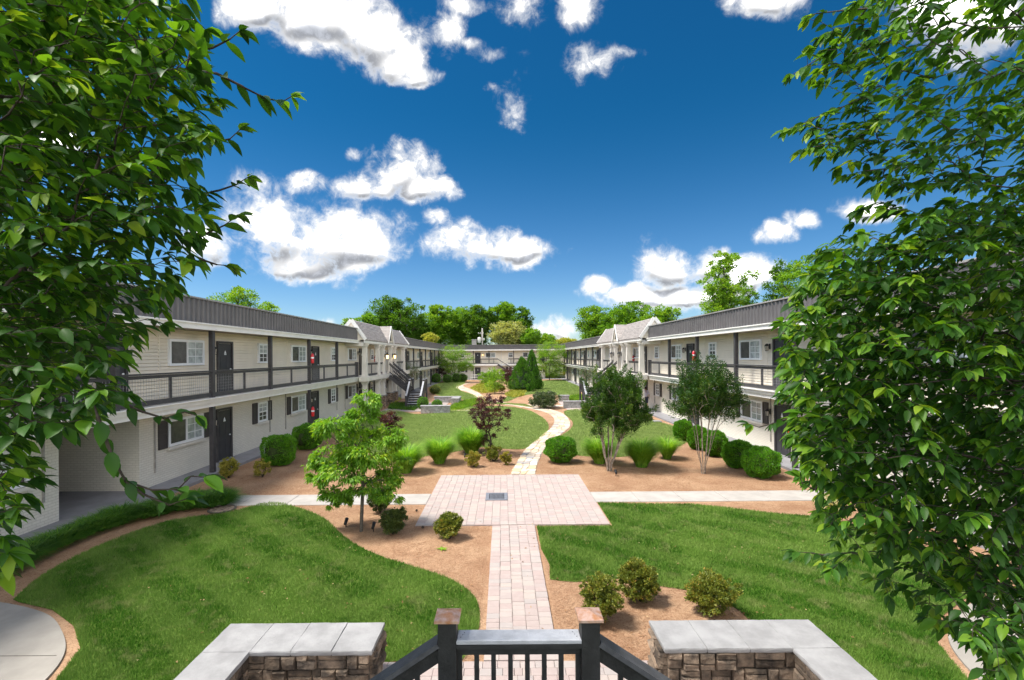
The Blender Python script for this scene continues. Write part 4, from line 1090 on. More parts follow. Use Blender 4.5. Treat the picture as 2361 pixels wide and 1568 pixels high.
# winding flagstone path
ctr = [((1177,1095),(1234,1095)),((1191,1068),(1240,1068)),((1212,1037),(1256,1037)),((1249,1005),(1290,1005)),((1273,984),(1314,984)),((1277,965),(1310,965)),((1257,951),(1291,951)),
 ((1216,941),(1252,941)),((1172,934),(1208,935)),((1128,929),(1166,929)),((1097,918),(1122,918)),((1088,909),(1108,909)),((1074,903),(1096,901)),((1054,897),(1078,895)),((1052,891),(1068,890)),((1062,887),(1076,886)),((1085,883),(1097,882))]
Lp = spline([G(*a) for a, b_ in ctr], 12, closed=False); Rp = spline([G(*b_) for a, b_ in ctr], 12, closed=False)
pathbed = flat('flagstone_path', [(p.x, p.y) for p in Lp]+[(p.x, p.y) for p in Rp[::-1]], 0.010, M['concpath'])
def flagstones(L_, R_, bed, y_single, nacross=3, seg=0.42, name='flagstone'):
    cc = [(L_[i]+R_[i])/2 for i in range(len(L_))]
    ds = [0.0]
    for i in range(1, len(cc)): ds.append(ds[-1]+(cc[i]-cc[i-1]).length)
    def P(s_, t):
        s_ = max(0, min(ds[-1]-1e-4, s_)); i = 0
        while ds[i+1] < s_: i += 1
        f = (s_-ds[i])/(ds[i+1]-ds[i]+1e-9); a = L_[i].lerp(L_[i+1], f); c = R_[i].lerp(R_[i+1], f); return a.lerp(c, t)
    s_ = 0.02; rowsn = int(ds[-1]/seg); rest = MB(); rr = []
    joins = []
    for r_ in range(rowsn+1):
        na = nacross
        joins.append([(r_*seg + (random.uniform(-.3,.3)*seg if 0 < r_ < rowsn else 0), (c + (random.uniform(-.34,.34) if 0 < c < na else random.uniform(-.06, .06)))/na) for c in range(na+1)])
    for r_ in range(rowsn):
        c = 0
        while c < nacross:
            span = 1
            q = [joins[r_][c], joins[r_][c+span], joins[r_+1][c+span], joins[r_+1][c]]
            pts = [P(*k) for k in q]; m_ = sum(pts, Vector())/4
            out = []
            for i in range(4):
                a, b_ = pts[i], pts[(i+1)%4]
                out += [a.lerp(b_, random.uniform(0.10,0.22)), a.lerp(b_, 0.5)+Vector((random.uniform(-.03,.03), random.uniform(-.03,.03), 0)), a.lerp(b_, random.uniform(0.80,0.92))]
            g_ = 0.018
            pr = [p+(m_-p).normalized()*g_ for p in out]
            z = 0.035+random.uniform(-.006,.006); n = len(pr)
            tgt = MB() if m_.y < y_single else rest
            i0 = len(tgt.v); n0 = len(tgt.f)
            loc = m_ if m_.y < y_single else Vector()
            tgt.v += [(p.x-loc.x, p.y-loc.y, z) for p in pr]+[(p.x-loc.x+ (p.x-m_.x)*0.03, p.y-loc.y+(p.y-m_.y)*0.03, 0.006) for p in pr]
            tgt.f.append(tuple(i0+i for i in range(n)))
            for i in range(n): tgt.f.append((i0+i, i0+n+i, i0+n+(i+1)%n, i0+(i+1)%n))
            if m_.y < y_single: tgt.build(name, M['flag'], bed, loc=(m_.x, m_.y, 0))
            else: rr += [random.random()]*(len(tgt.f)-n0)
            c += span
    if rest.f:
        me = rest.mesh('small_flagstones', M['flag']); a = me.attributes.new('rnd', 'FLOAT', 'FACE'); a.data.foreach_set('value', rr); ob('small_flagstones', me, bed, kind='stuff')
flagstones(Lp, Rp, pathbed, 30.0)
# side paths to the patios and the patios themselves
for s in (-1, 1):
    a = [Vector((s*1.2,37.2,0)), Vector((s*3.2,36.6,0)), Vector((s*5.2,37.0,0))]; c = [Vector((s*1.2,38.4,0)), Vector((s*3.2,37.9,0)), Vector((s*5.2,38.3,0))]
    if s > 0: a = [Vector((1.5,39.9,0)),Vector((3.2,39.8,0)),Vector((5.2,39.2,0))]; c = [Vector((1.5,41.3,0)),Vector((3.2,41.0,0)),Vector((5.2,40.6,0))]
    bed = flat('flagstone_path', [(p.x,p.y) for p in a]+[(p.x,p.y) for p in c[::-1]], 0.013, M['concpath'])
    flagstones(a, c, bed, 0, 3, 0.45)
    pt = flat('patio', [(s*5.0,36.6),(s*9.6,36.6),(s*9.6,43.6),(s*5.0,43.6)] if s > 0 else [(-9.6,36.6),(-5.0,36.6),(-5.0,43.6),(-9.6,43.6)], 0.016, M['joint'])
    x0, x1 = sorted((s*5.0, s*9.6)); joined_pavers('small_pavers', x0, x1, 36.62, 43.6, 0.3, pt)

# ------------------------------------------------------------------ stone walls with cast caps
STV = []
for i in range(8):
    b = MB(); j = lambda a=0.07: random.uniform(-a, a)
    f_ = [(-0.5+abs(j()),0.5),(-0.5+abs(j()),-0.5),(0.5-abs(j()),-0.5),(0.5-abs(j()),0.5)]
    # unit stone: x along the wall, z up, front at y=-1
    n = 8
    ring0 = [(-0.5,-0.5),(0,-0.5),(0.5,-0.5),(0.5,0),(0.5,0.5),(0,0.5),(-0.5,0.5),(-0.5,0)]
    ring0 = [(x*(1-abs(j(0.05))), z*(1-abs(j(0.10)))) for x, z in ring0]
    b.v += [(x, 0, z) for x, z in ring0]+[(x*0.985, -0.6, z*0.97) for x, z in ring0]+[(x*0.86, -1+j(0.2), z*0.80) for x, z in ring0]+[(j(0.15), -1.05+j(0.15), j(0.15))]
    for r_ in (0, 8):
        for k in range(8): b.f.append((r_+k, r_+(k+1)%8, r_+8+(k+1)%8, r_+8+k))
    for k in range(8): b.f.append((16+k, 16+(k+1)%8, 24))
    STV.append(b.mesh('stone', M['stone']))
def stone_face(parent, p, q, z0, z1, depth=0.05, cols=None):
    """lays stones on the face from p to q (2D, outside on the right hand side walking p to q)"""
    p = Vector((p[0],p[1],0)); q = Vector((q[0],q[1],0)); d = (q-p); L = d.length; d.normalize()
    ang = math.atan2(d.y, d.x); z = z0
    def lay(xc, zc, l_, h_):
        c = p+d*xc; o = ob('stone', random.choice(STV), parent, (c.x, c.y, zc), ang)
        o.scale = (l_*random.uniform(0.95,1.0), depth*random.uniform(0.6,1.5), h_*random.uniform(0.93,1.0))
    while z < z1-0.03:
        H = min(random.choice((0.12,0.15,0.18)), z1-z)
        if z1-(z+H) < 0.09: H = z1-z
        x = 0
        while x < L-0.02:
            tall = random.random() < 0.35; l_ = random.uniform(0.12, 0.24) if tall else random.uniform(0.18, 0.42)
            if L-(x+l_) < 0.11: l_ = L-x
            if tall: lay(x+l_/2, z+H/2, l_, H)
            else:
                f = random.choice((0.38, 0.5, 0.62)); cut = random.uniform(0.35, 0.65)
                lay(x+l_/2, z+H*f/2, l_, H*f)
                if l_ > 0.26 and random.random() < 0.5: lay(x+l_*cut/2, z+H*(1+f)/2, l_*cut, H*(1-f)); lay(x+l_*(1+cut)/2, z+H*(1+f)/2, l_*(1-cut), H*(1-f))
                else: lay(x+l_/2, z+H*(1+f)/2, l_, H*(1-f))
            x += l_
        z += H
    return
    while z < z1-0.03:
        h_ = min(random.choice((0.065,0.085,0.11,0.14)), z1-z)
        if z1-(z+h_) < 0.04: h_ = z1-z
        x = 0
        while x < L-0.02:
            l_ = random.uniform(0.13, 0.40)
            if L-(x+l_) < 0.10: l_ = L-x
            c = p+d*(x+l_/2)
            o = ob('stone', random.choice(STV), parent, (c.x, c.y, z+h_/2), ang)
            o.scale = (l_*0.985, depth*random.uniform(0.75,1.25), h_*0.96)
            x += l_
        z += h_
def capstones(parent, rects, z, m=None):
    for (x0, x1, y0, y1) in rects:
        b = MB(); xs0 = (x0+0.0015, x1-0.0015); ys0 = (y0+0.0015, y1-0.0015)
        # rough edged slab
        n = 7; top = []
        e = lambda: random.uniform(-0.005, 0.003)
        for i in range(n): top.append((xs0[0]+(xs0[1]-xs0[0])*i/n, ys0[0]+e()))
        for i in range(n): top.append((xs0[1]+e(), ys0[0]+(ys0[1]-ys0[0])*i/n))
        for i in range(n): top.append((xs0[1]-(xs0[1]-xs0[0])*i/n, ys0[1]+e()))
        for i in range(n): top.append((xs0[0]+e(), ys0[1]-(ys0[1]-ys0[0])*i/n))
        N_ = len(top); dz_ = random.uniform(-.002,.002)
        b.v += [(x, y, z+0.02) for x, y in top]+[(x+e()*0.5, y+e()*0.5, z+0.045) for x, y in top]+[((x-(x0+x1)/2)*0.985+(x0+x1)/2, (y-(y0+y1)/2)*0.985+(y0+y1)/2, z+0.06+dz_) for x, y in top]
        b.v += [((x-(x0+x1)/2)*0.98+(x0+x1)/2, (y-(y0+y1)/2)*0.98+(y0+y1)/2, z) for x, y in top]
        for k in range(N_):
            k2 = (k+1)%N_
            b.f += [(k, k2, N_+k2, N_+k), (N_+k, N_+k2, 2*N_+k2, 2*N_+k), (3*N_+k, 3*N_+k2, k2, k)]
        b.f.append(tuple(2*N_+k for k in range(N_)))
        b.build('capstone', m or M['cap'], parent)
def near_wall(s, xin, xout, lab):
    T = thing('stone_wall', lab, 'wall', (0,0,0), 'stone walls with pale caps near the camera')
    zt = 0.56; y0, y1 = 5.92, 6.44; t = 0.50; yl = 2.6
    a, c = s*xin, s*xout
    b = MB(); b.box((a, y0, 0), (c, y1, zt)); b.build('wall_core', M['mortar'], T)
    b = MB(); b.box((c-s*t, yl, 0), (c, y0-0.001, zt)); b.build('wall_leg_core', M['mortar'], T)
    if s < 0:
        stone_face(T, (c+t, y0), (a, y0), 0.02, zt); stone_face(T, (a, y0), (a, y1), 0.02, zt, 0.06)
        stone_face(T, (c+t, 3.4), (c+t, y0-0.05), 0.02, zt)
    else:
        stone_face(T, (a, y0), (c-t, y0), 0.02, zt); stone_face(T, (a, y1), (a, y0), 0.02, zt, 0.06)
        stone_face(T, (c-t, y0-0.05), (c-t, 3.4), 0.02, zt)
    stone_face(T, (c if s > 0 else a, y1), (a if s > 0 else c, y1), 0.02, zt)
    n = 3; xs = [a-s*0.05+(c-s*t-s*0.04-(a-s*0.05))*i/n for i in range(n+1)]
    R_ = [(min(xs[i],xs[i+1]), max(xs[i],xs[i+1]), y0-0.055, y1+0.06) for i in range(n)]
    lx0, lx1 = sorted((c-s*t-s*0.045, c+s*0.055))
    R_.append((lx0 if s > 0 else lx0, lx1, y0-0.055, y1+0.06))
    yy_ = y0-0.055
    for k in range(5): R_.append((lx0, lx1, yy_-0.62, yy_)); yy_ -= 0.62
    capstones(T, R_, zt)
    return T
near_wall(-1, 1.70, 3.72, 'low stacked stone wall with pale slab top, left of the near railing')
near_wall(1, 2.03, 4.12, 'low stacked stone wall with pale slab top, right of the near railing')
def far_wall(pts, lab, h_=0.52):
    T = thing('stone_wall', lab, 'wall', (0,0,0), 'pale stone walls round the far patios')
    for (x0, x1, y0, y1) in pts:
        b = MB(); b.bbox((x0, y0, 0), (x1, y1, h_), 0.02); b.build('wall_core', M['greystone'], T)
        sb = MB(); z = 0.01
        while z < h_-0.05:
            x = x0
            while x < x1-0.03:
                l_ = min(random.uniform(0.2, 0.45), x1-x); sb.bbox((x+0.008, y0-0.03-random.random()*0.02, z+0.006), (x+l_-0.008, y0-0.001, z+0.094), 0.012); x += l_
            z += 0.1
        sb.build('stone_courses', M['greystone'], T, kind='stuff')
        b = MB(); b.bbox((x0-0.06, y0-0.07, h_+0.001), (x1+0.06, y1+0.05, h_+0.065), 0.012); b.build('capstone', M['cap'], T)
a = G(1014, 948); far_wall([(-4.85+-0.2, -2.95, 35.9, 36.4)] if False else [(-6.2,-4.05,35.4,35.9)], 'pale stone wall with two clipped balls before it')
far_wall([(-6.35,-3.95,43.4,43.9),(-4.6,-3.95,41.6,43.35)], 'pale stone wall on the far side of the left patio')
far_wall([(4.9,6.6,38.2,38.7)], 'pale stone wall right of the grey green shrub')
far_wall([(5.2,6.1,43.9,44.4),(3.6,4.6,44.6,45.1)], 'pale stone wall segment behind the grey green shrub')
# ------------------------------------------------------------------ plants
def sph(n):
    v = rng.normal(size=(n, 3)); return unit(v)
def blob_points(blobs, n, shell=0.55, clumps=None, csize=0.22):
    """points spread through clumps that sit in the blobs; returns points, outward vectors"""
    bl = np.array(blobs, float); vol = (bl[:, 3]*bl[:, 4]*bl[:, 5])**0.7; pr = vol/vol.sum()
    nc = clumps or max(8, n//60)
    i = rng.choice(len(bl), nc, p=pr); d = sph(nc); r = rng.random(nc)**(1-shell)*0.98
    r = shell+(1-shell)*rng.random(nc)**0.8 if shell > 0.5 else rng.random(nc)**0.5
    C = bl[i, :3]+d*bl[i, 3:6]*r[:, None]; out = unit(d/bl[i, 3:6])
    j = rng.integers(0, nc, n); e = rng.normal(size=(n, 3)); e = unit(e)*(rng.random(n)**0.5)[:, None]
    sz = (bl[i, 3:6].mean(1)*csize)[j][:, None]*rng.uniform(0.6, 1.3, nc)[j][:, None]
    return C[j]+e*sz*[1, 1, 0.75], unit(out[j]+e*0.7), C
def grow(root, C, alpha=0.4, wiggle=0.06, r0=None, rmin=0.006, rpow=2.3, k=2, flat_=1.0):
    """joins the points C to the root stem by the cheapest branches; returns nodes, parents, radii"""
    C = np.asarray(C); o = np.argsort(np.linalg.norm(C-root[-1], axis=1)); C = C[o]
    P = [np.array(q, float) for q in root]; par = [-1]+list(range(len(root)-1)); pl = [0.0]
    for a, b_ in zip(root[:-1], root[1:]): pl.append(pl[-1]+np.linalg.norm(np.array(b_)-np.array(a)))
    lo = max(1, len(root)//2)
    for c in C:
        A = np.array(P); d = np.linalg.norm((A-c)*[1, 1, flat_], axis=1); cost = d+alpha*np.array(pl)+np.where(A[:, 2] > c[2]+0.35*d, 0.4*d, 0)
        cost[:lo] += 1e3 if len(root) > 2 else 0
        j = int(np.argmin(cost)); L = float(np.linalg.norm(P[j]-c)); prev = j; n = 1 if L < 0.12 else k
        for t in range(1, n+1):
            q = P[j]+(c-P[j])*t/n if t < n else c
            if t < n: q = q+rng.normal(size=3)*wiggle*L+np.array([0, 0, 0.10*L])
            P.append(q); par.append(prev); pl.append(pl[prev]+L/n); prev = len(P)-1
    n = len(P); w_ = np.zeros(n); ch = [0]*n
    for i in range(n-1, 0, -1):
        if ch[i] == 0: w_[i] += 1
        w_[par[i]] += w_[i]; ch[par[i]] += 1
    rad = rmin*(w_**(1/rpow))
    if r0: rad *= r0/rad[0] if rad[0] > 0 else 1; rad = np.maximum(rad, rmin*0.8)
    return np.array(P), par, rad
def limbs(name, P, par, rad, m, parent, minr=0.0, sides=6):
    V_, F_ = [], []
    n = 0
    for i in range(1, len(P)):
        if rad[i] < minr: continue
        a, c = P[par[i]], P[i]; d = c-a; L = np.linalg.norm(d)
        if L < 1e-5: continue
        d = d/L; u = np.cross(d, [0.3, 0.2, 1.0]); u /= np.linalg.norm(u)+1e-9; v = np.cross(d, u)
        s_ = sides if rad[i] > 0.02 else (4 if rad[i] > 0.006 else 3); t = np.arange(s_)*2*np.pi/s_
        ring = np.cos(t)[:, None]*u+np.sin(t)[:, None]*v
        ra = min(rad[par[i]], rad[i]*1.35)
        V_.append(a+ring*ra); V_.append(c+d*rad[i]*0.4+ring*rad[i])
        for k in range(s_): F_.append((n+k, n+(k+1)%s_, n+s_+(k+1)%s_, n+s_+k))
        n += 2*s_
    return ob(name, amesh(name, np.concatenate(V_), np.array(F_), m, smooth=True), parent)

def bush(name, label, cat, x, y, blobs, n, L, m, group=None, stems=6, wd=0.5, bark='bark', shell=0.6, clumps=None, cs=0.22, up=0.35, stemh=None):
    T = thing(name, label, cat, (x, y, 0), group)
    P, O, C = blob_points(blobs, n, shell, clumps, cs)
    P[:, 2] = np.maximum(P[:, 2], 0.03)
    D = unit(O+rng.normal(size=P.shape)*0.55+[0, 0, up]); N = unit(rng.normal(size=P.shape)*0.6+O*0.6+[0, 0, 0.6])
    leaves('foliage', P, D, N, L*rng.uniform(0.6, 1.3, len(P)), L*wd*rng.uniform(0.7, 1.2, len(P)), m, T)
    sel = C[rng.choice(len(C), min(len(C), stems*5), replace=False)]
    Pn, par, rad = grow([np.array([0, 0, 0.0]), np.array([0.01, 0, 0.06])], sel, 0.25, 0.06, 0.03, 0.004)
    limbs('stems', Pn, par, rad, M[bark], T)
    return T
def ball(label, x, y, rx, ry, h, m, n=9000, group='clipped boxwood balls', sq=0.0, L=0.04, name='boxwood', cat='shrub', lump=0.05):
    """clipped shrub: short leaves standing on a rounded body"""
    T = thing(name, label, cat, (x, y, 0), group)
    d = sph(n); e = 1.0-0.5*sq
    dd = np.sign(d)*np.abs(d)**e; dd = dd/(np.max(np.abs(dd), axis=1, keepdims=True)*sq+np.linalg.norm(dd, axis=1, keepdims=True)*(1-sq))
    lum = np.array([mnoise.noise(Vector((float(v[0])*2.2+x, float(v[1])*2.2+y, float(v[2])*2.2))) for v in d])
    r = 1+lum*lump*3.6+rng.normal(size=n)*0.016+np.where(rng.random(n) < 0.03, rng.random(n)*0.09, 0)
    ax = np.array([rx, ry, h/2])
    P = dd*ax*r[:, None]+[0, 0, h/2+0.0]; nar = 1-0.22*np.clip((0.35*h-P[:, 2])/(0.35*h), 0, 1); P[:, 0] *= nar; P[:, 1] *= nar
    P[:, 2] = np.maximum(P[:, 2], 0.02+rng.random(n)*0.04)
    O = unit(dd/ax); D = unit(O+rng.normal(size=P.shape)*0.5+[0, 0, 0.35]); N = unit(rng.normal(size=P.shape)+O*0.4+[0, 0, .3])
    leaves('foliage', P-D*L*0.4, D, N, L*rng.uniform(0.6, 1.35, n), L*0.5, m, T)
    b = MB(); prof = []
    for k in range(9):
        t = k/8; zz = 0.02+(h*0.90)*t; c = math.sin(math.acos(max(-1, min(1, (zz-h/2)/(h*0.47)))))**(1-0.6*sq)
        prof.append((max(0.02, rx*0.90*c*(0.82 if zz < 0.2*h else 1)), zz))
    b.lathe(prof, n=14); b.build('twig_core', mat('dense_twig_core', (0.035,0.055,0.015), 0.9, 0.4, 14.0), T, smooth=True)
    return T
def gpos(px, py): v = G(px, py); return v.x, v.y
def sz(px, py, wpx): return wpx*G(px, py).y/FX          # metres for a width seen at that foot point

# clipped balls: foot point, width, height in grid units
BX = [(644,1078,66,66,0.55,'squarish clipped boxwood between the golden shrubs and the left wall'),(709,1040,62,55,0.2,'round clipped boxwood behind the squarish one on the left'),
 (1293,1072,70,58,0.1,'lone round boxwood just right of the stone path'),
 (1575,1020,42,48,0.1,'farthest boxwood of the row before the right wall'),(1610,1040,46,52,0.1,'boxwood behind the thin stems of the nearer crape myrtle'),(1648,1056,58,56,0.1,'middle boxwood of the row right of the pale stems'),
 (1703,1084,70,60,0.15,'wide boxwood touching the nearest ball of the right row'),(1755,1108,78,66,0.15,'nearest and largest boxwood of the right row')]
for (px, py, wp, hp, sq, lab) in BX:
    x, y = gpos(px, py); r = sz(px, py, wp)/2; y += r*0.75; h = hp*y/FX*1.02
    x = x*(y/(y-r*0.75))
    ball(lab, x, y, r*1.02, r*0.95, h, M['L_box'], 13000, sq=sq, L=0.055, lump=0.065)
for (px, py, wp, hp, lab, mm) in [(1041-24,944,25,23,'small clipped ball right of the stair foot','L_box'),(1082-27-76+24+0,946,26,28,'small clipped ball in front of the patio wall','L_box'),(1029,905,26,20,'small russet green shrub by the far patio','L_azalea'),
   (1030-16,0,0,0,None,None)]:
    if not lab: continue
    if wp == 25: px, py = 1006, 946
    if wp == 26 and mm == 'L_box': px, py = 973, 945
    if mm == 'L_azalea': px, py = 1001, 910
    x, y = gpos(px, py); r = sz(px, py, wp)/2; h = hp*y/FX
    ball(lab, x, y+r, r, r, h, M[mm], 2500, 'small shrubs round the far patios', 0.1, 0.06)
for i, (px, py, wp, hp, lab) in enumerate([(1004,884,22,22,'dark clipped ball by the left wing far down the court'),(1030,884,22,20,'dark clipped ball beneath the far purple tree'),(1051,883,22,22,'dark clipped ball left of the far slender trunk'),(1066,882,22,20,'dark clipped ball right of the far slender trunk'),
     (1192,906-8,18,16,'small green ball beside the cone shaped evergreens'),(1352,868,14,12,'small green ball by the right wing entrance')]):
    if i == 5: px, py = 1333-12, 868
    x, y = gpos(px, py); r = sz(px, py, wp)/2; h = hp*y/FX
    ball(lab, x, y+r, r, r, h, M['L_box'], 1800, 'clipped balls far down the court', 0.1, 0.09)

# azaleas, hollies and golden shrubs
def shrub(px, py, wp, hp, lab, m, name, cat, group, n=3500, L=0.05, stems=6, sh=0.6, under=0.12, cs=0.2):
    n = int(n*1.9); L *= 1.12; cs *= 1.5
    x, y = gpos(px, py); r = sz(px, py, wp)/2; y += r*0.6; h = hp*y/FX; x *= y/(y-r*0.6)
    bl = []
    k = 9
    for i in range(k):
        a = 2*math.pi*i/k+random.random(); q = r*random.uniform(0.30, 0.55)
        bl.append((math.cos(a)*q, math.sin(a)*q, h*random.uniform(0.42, 0.66), r*random.uniform(0.42, 0.56), r*random.uniform(0.42,0.56), h*random.uniform(0.26, 0.36)))
    bl.append((0, 0, h*0.60, r*0.6, r*0.6, h*0.40)); bl.append((0, 0, h*0.34, r*0.72, r*0.72, h*0.25))
    return bush(name, lab, cat, x, y, bl, n, L, m, group, stems, shell=sh, cs=cs)
AZ = 'azaleas in the bed by the right stone wall'
shrub(1384,1452,104,112,'azalea beside the copper capped right post',M['L_azalea'],'azalea','shrub',AZ,7500,0.034,8,cs=0.16)
shrub(1476,1402,108,92,'azalea standing farthest back in the near bed',M['L_azalea'],'azalea','shrub',AZ,7500,0.036,8,cs=0.16)
shrub(1640,1436,134,90,'broad azalea behind the right stone wall slabs',M['L_azalea'],'azalea','shrub',AZ,7500,0.036,8,cs=0.16)
HO = 'compact dark hollies by the small tree'
shrub(877,1188,62,62,'dark holly touching the trunk of the small dogwood tree',M['L_holly'],'holly','shrub',HO,5200,0.04)
shrub(906,1240,70,64,'rounded dark holly in front of the dogwood trunk',M['L_holly'],'holly','shrub',HO,6000,0.04)
shrub(1036,1250,70,60,'lone yellow green azalea beside the brick path',M['L_azalea'],'azalea','shrub',None,5200,0.045)
GO = 'golden spireas along the bed'
shrub(527,1106,50,48,'green and gold shrub next to the left walkway post',M['L_spirea'],'spirea','shrub',GO,3000,0.045)
shrub(605,1104,46,44,'thin golden shrub before the squarish boxwood',M['L_spirea'],'spirea','shrub',GO,1700,0.045,9)
shrub(1091,1080,40,38,'golden shrub left of its two neighbours by the path',M['L_spirea'],'spirea','shrub',GO,2600,0.05)
shrub(1136,1066,42,36,'greener shrub behind the two golden ones',M['L_azalea'],'spirea','shrub',GO,2600,0.05)
shrub(1166,1074,32,32,'smallest golden shrub beside the stone path',M['L_spirea'],'spirea','shrub',GO,1600,0.05)
shrub(1255,944,74,40,'spreading grey green shrub with pinkish bloom by the right patio',M['L_greyshrub'],'flowering_shrub','shrub',None,7500,0.10)
shrub(1174,893,46,50,'round purple shrub left of the cone shaped evergreens',M['L_red'],'purple_shrub','shrub',None,3500,0.13)
shrub(1128,890,60,34,'mounded grasslike shrub at the bend of the stone path',M['L_bright'],'leafy_shrub','shrub',None,3500,0.12)
shrub(1157,907,24,22,'small rusty yellow shrub in the centre bed',M['L_spirea'],'spirea','shrub',None,1400,0.08)
shrub(1300,868,22,12,'yellow flowering shrub at the right wing corner',M['L_yellow'],'flowering_shrub','shrub',None,900,0.12)
for i, (px, py, lab) in enumerate([(1076,868,'low golden shrub far left of the distant door'),(1096,867,'low golden shrub nearest the distant door')]):
    shrub(px, py, 16, 9, lab, M['L_spirea'], 'spirea', 'shrub', 'golden shrubs before the distant block', 500, 0.14)
shrub(1114,868-4,34,58,'dense dark shrub in front of the distant door',M['L_dark'],'tall_shrub','shrub',None,3000,0.18)
shrub(1160,872,64,50,'broad dark bush before the distant stairway',M['L_dark'],'tall_shrub','shrub',None,5000,0.18)
# flower and daylily patches
def patch(poly_px, n, h, m, lab, name='daylilies', wd=0.02):
    P = [G(*p) for p in poly_px]; xs = [p.x for p in P]; ys = [p.y for p in P]
    x = rng.uniform(min(xs), max(xs), n*4); y = rng.uniform(min(ys), max(ys), n*4); k = inpoly(x, y, P); x, y = x[k][:n], y[k][:n]; n = len(x)
    Q = np.stack([x, y, np.zeros(n)], 1); a = rng.uniform(0, 6.28, n); s_ = rng.uniform(0.2, 0.9, n)
    D = np.stack([np.cos(a)*s_, np.sin(a)*s_, np.ones(n)], 1)
    o = leaves(name, Q, D, rng.normal(size=(n, 3)), h*rng.uniform(0.6, 1.2, n), wd, m, droop=0.25); tag(o, lab, 'ground cover')
patch([(1085,898),(1110,886),(1150,892),(1148,905),(1110,908)], 5000, 0.55, M['L_yellow'], 'yellow green daylilies inside the bend of the stone path', wd=0.06)
patch([(1165,912),(1180,903),(1212,903),(1206,914),(1180,918)], 2600, 0.45, M['L_yellow'], 'yellow green daylilies left of the evergreens', wd=0.06)
patch([(1035,945),(1055,930),(1100,922),(1120,928),(1085,938),(1060,946)], 4500, 0.4, M['L_bright'], 'light green daylilies beyond the left patio wall', wd=0.04)
patch([(895,944),(905,932),(960,930),(970,938),(955,948)], 5000, 0.35, M['L_lirio'], 'dark border grass below the left stairs', 'border_grass', 0.02)
patch([(1005,950),(1050,948),(1090,938),(1092,934),(1060,938),(1010,946)], 1500, 0.2, M['L_bright'], 'thin green planting along the left patio', wd=0.03)
patch([(1100,926),(1112,915),(1122,926),(1115,934)], 700, 0.35, M['L_flower'], 'cream flowers beside the path junction', 'flowers', 0.05)
patch([(1300,918),(1340,912),(1345,924),(1300,926)], 2500, 0.4, M['L_bright'], 'green planting behind the right patio', wd=0.05)
patch([(880,925),(910,915),(925,922),(905,935)], 800, 0.4, M['L_yellow'], 'pale yellow planting under the left portico', wd=0.05)
patch([(1070,866),(1115,862),(1230,862),(1300,866),(1240,872),(1100,874)], 5000, 0.5, M['L_bright'], 'green edging plants at the far end of the court', wd=0.10)
# lilyturf along the left walkway
lt = [G(*p) for p in [(528,1160),(515,1168),(420,1177),(300,1204),(190,1240),(90,1285),(0,1332),(-60,1360)]]
lt2 = [Vector((-10.36,9.0,0)),Vector((-10.36,12.6,0)),G(455,1158),G(500,1150)]
poly = [Vector((max(p.x,-10.38), p.y, 0)) for p in lt]+lt2
xs = [p.x for p in poly]; ys = [p.y for p in poly]
x = rng.uniform(min(xs), max(xs), 6000); y = rng.uniform(min(ys), max(ys), 6000); k = inpoly(x, y, poly); cx, cy = x[k][:420], y[k][:420]
j = np.repeat(np.arange(len(cx)), 75); a = rng.uniform(0, 6.28, len(j)); s_ = rng.uniform(0.2, 1.2, len(j))
Q = np.stack([cx[j]+np.cos(a)*0.03, cy[j]+np.sin(a)*0.03, np.full(len(j), 0.0)], 1)
sc = rng.uniform(0.75, 1.15, len(cx))[j]
D = np.stack([np.cos(a)*s_, np.sin(a)*s_, np.ones(len(j))], 1)
def blades(name, Q, D, L, wd, m, parent=None, seg=4, arch=0.9, rnd=None):
    """long arching blades of a clump"""
    n = len(Q); D = unit(D); hz = D.copy(); hz[:, 2] = 0; hz = unit(hz); B = np.stack([-hz[:, 1], hz[:, 0], np.zeros(n)], 1)
    L = np.asarray(L)[:, None]; vs = []
    for k in range(seg+1):
        t = k/seg; c = Q+D*L*t+hz*L*0.35*arch*t*t-np.array([[0, 0, 1.0]])*L*0.5*arch*t**2.4
        w_ = wd*(1-t**2)*0.5+wd*0.04
        vs += [c-B*w_, c+B*w_]
    V_ = np.stack(vs, 1).reshape(-1, 3); i = np.arange(n)[:, None]*(2*seg+2)
    F_ = np.concatenate([i+[2*k, 2*k+1, 2*k+3, 2*k+2] for k in range(seg)], 1).reshape(-1, 4)
    rnd = rng.random(n) if rnd is None else rnd
    return ob(name, amesh(name, V_, F_, m, np.repeat(rnd, seg)), parent, kind='stuff')
o = blades('lilyturf', Q, D, 0.55*sc*rng.uniform(0.6, 1.2, len(j)), 0.020, M['L_lirio'], seg=4, arch=0.8); tag(o, 'dark green lilyturf border along the left walkway', 'ground cover')
# maiden grasses
def fountain(px, py, wp, hp, lab, n=1500):
    n = int(n*1.5); x, y = gpos(px, py); r = sz(px, py, wp)/2*1.15; h = hp*y/FX*1.42; y += 0.15
    T = thing('ornamental_grass', lab, 'grass clump', (x, y, 0), 'tall fountain grasses')
    a = rng.uniform(0, 6.28, n); q = rng.random(n)**0.5; s_ = 0.04+0.62*q*r/h*1.15
    Q = np.stack([np.cos(a)*q*r*0.32, np.sin(a)*q*r*0.32, np.zeros(n)], 1); D = np.stack([np.cos(a)*s_, np.sin(a)*s_, np.ones(n)], 1)
    blades('blades', Q, D, h*(0.25+0.85*rng.beta(2.6, 1.6, n))*(1.12-0.50*q*q), 0.020, M['L_grass'], T, 6, 0.85)
    return T
fountain(935,1092,60,72,'fountain grass leftmost of the row, beside the dogwood',1800)
fountain(1012,1070,60,68,'fountain grass between its two left side neighbours',1800)
fountain(1086,1046,72,66,'broad fountain grass beside the purple maple',2200)
fountain(1384,1070,64,66,'fountain grass behind the left crape myrtle stems',1800)
fountain(1482,1078,68,72,'full fountain grass between the two crape myrtles',2000)
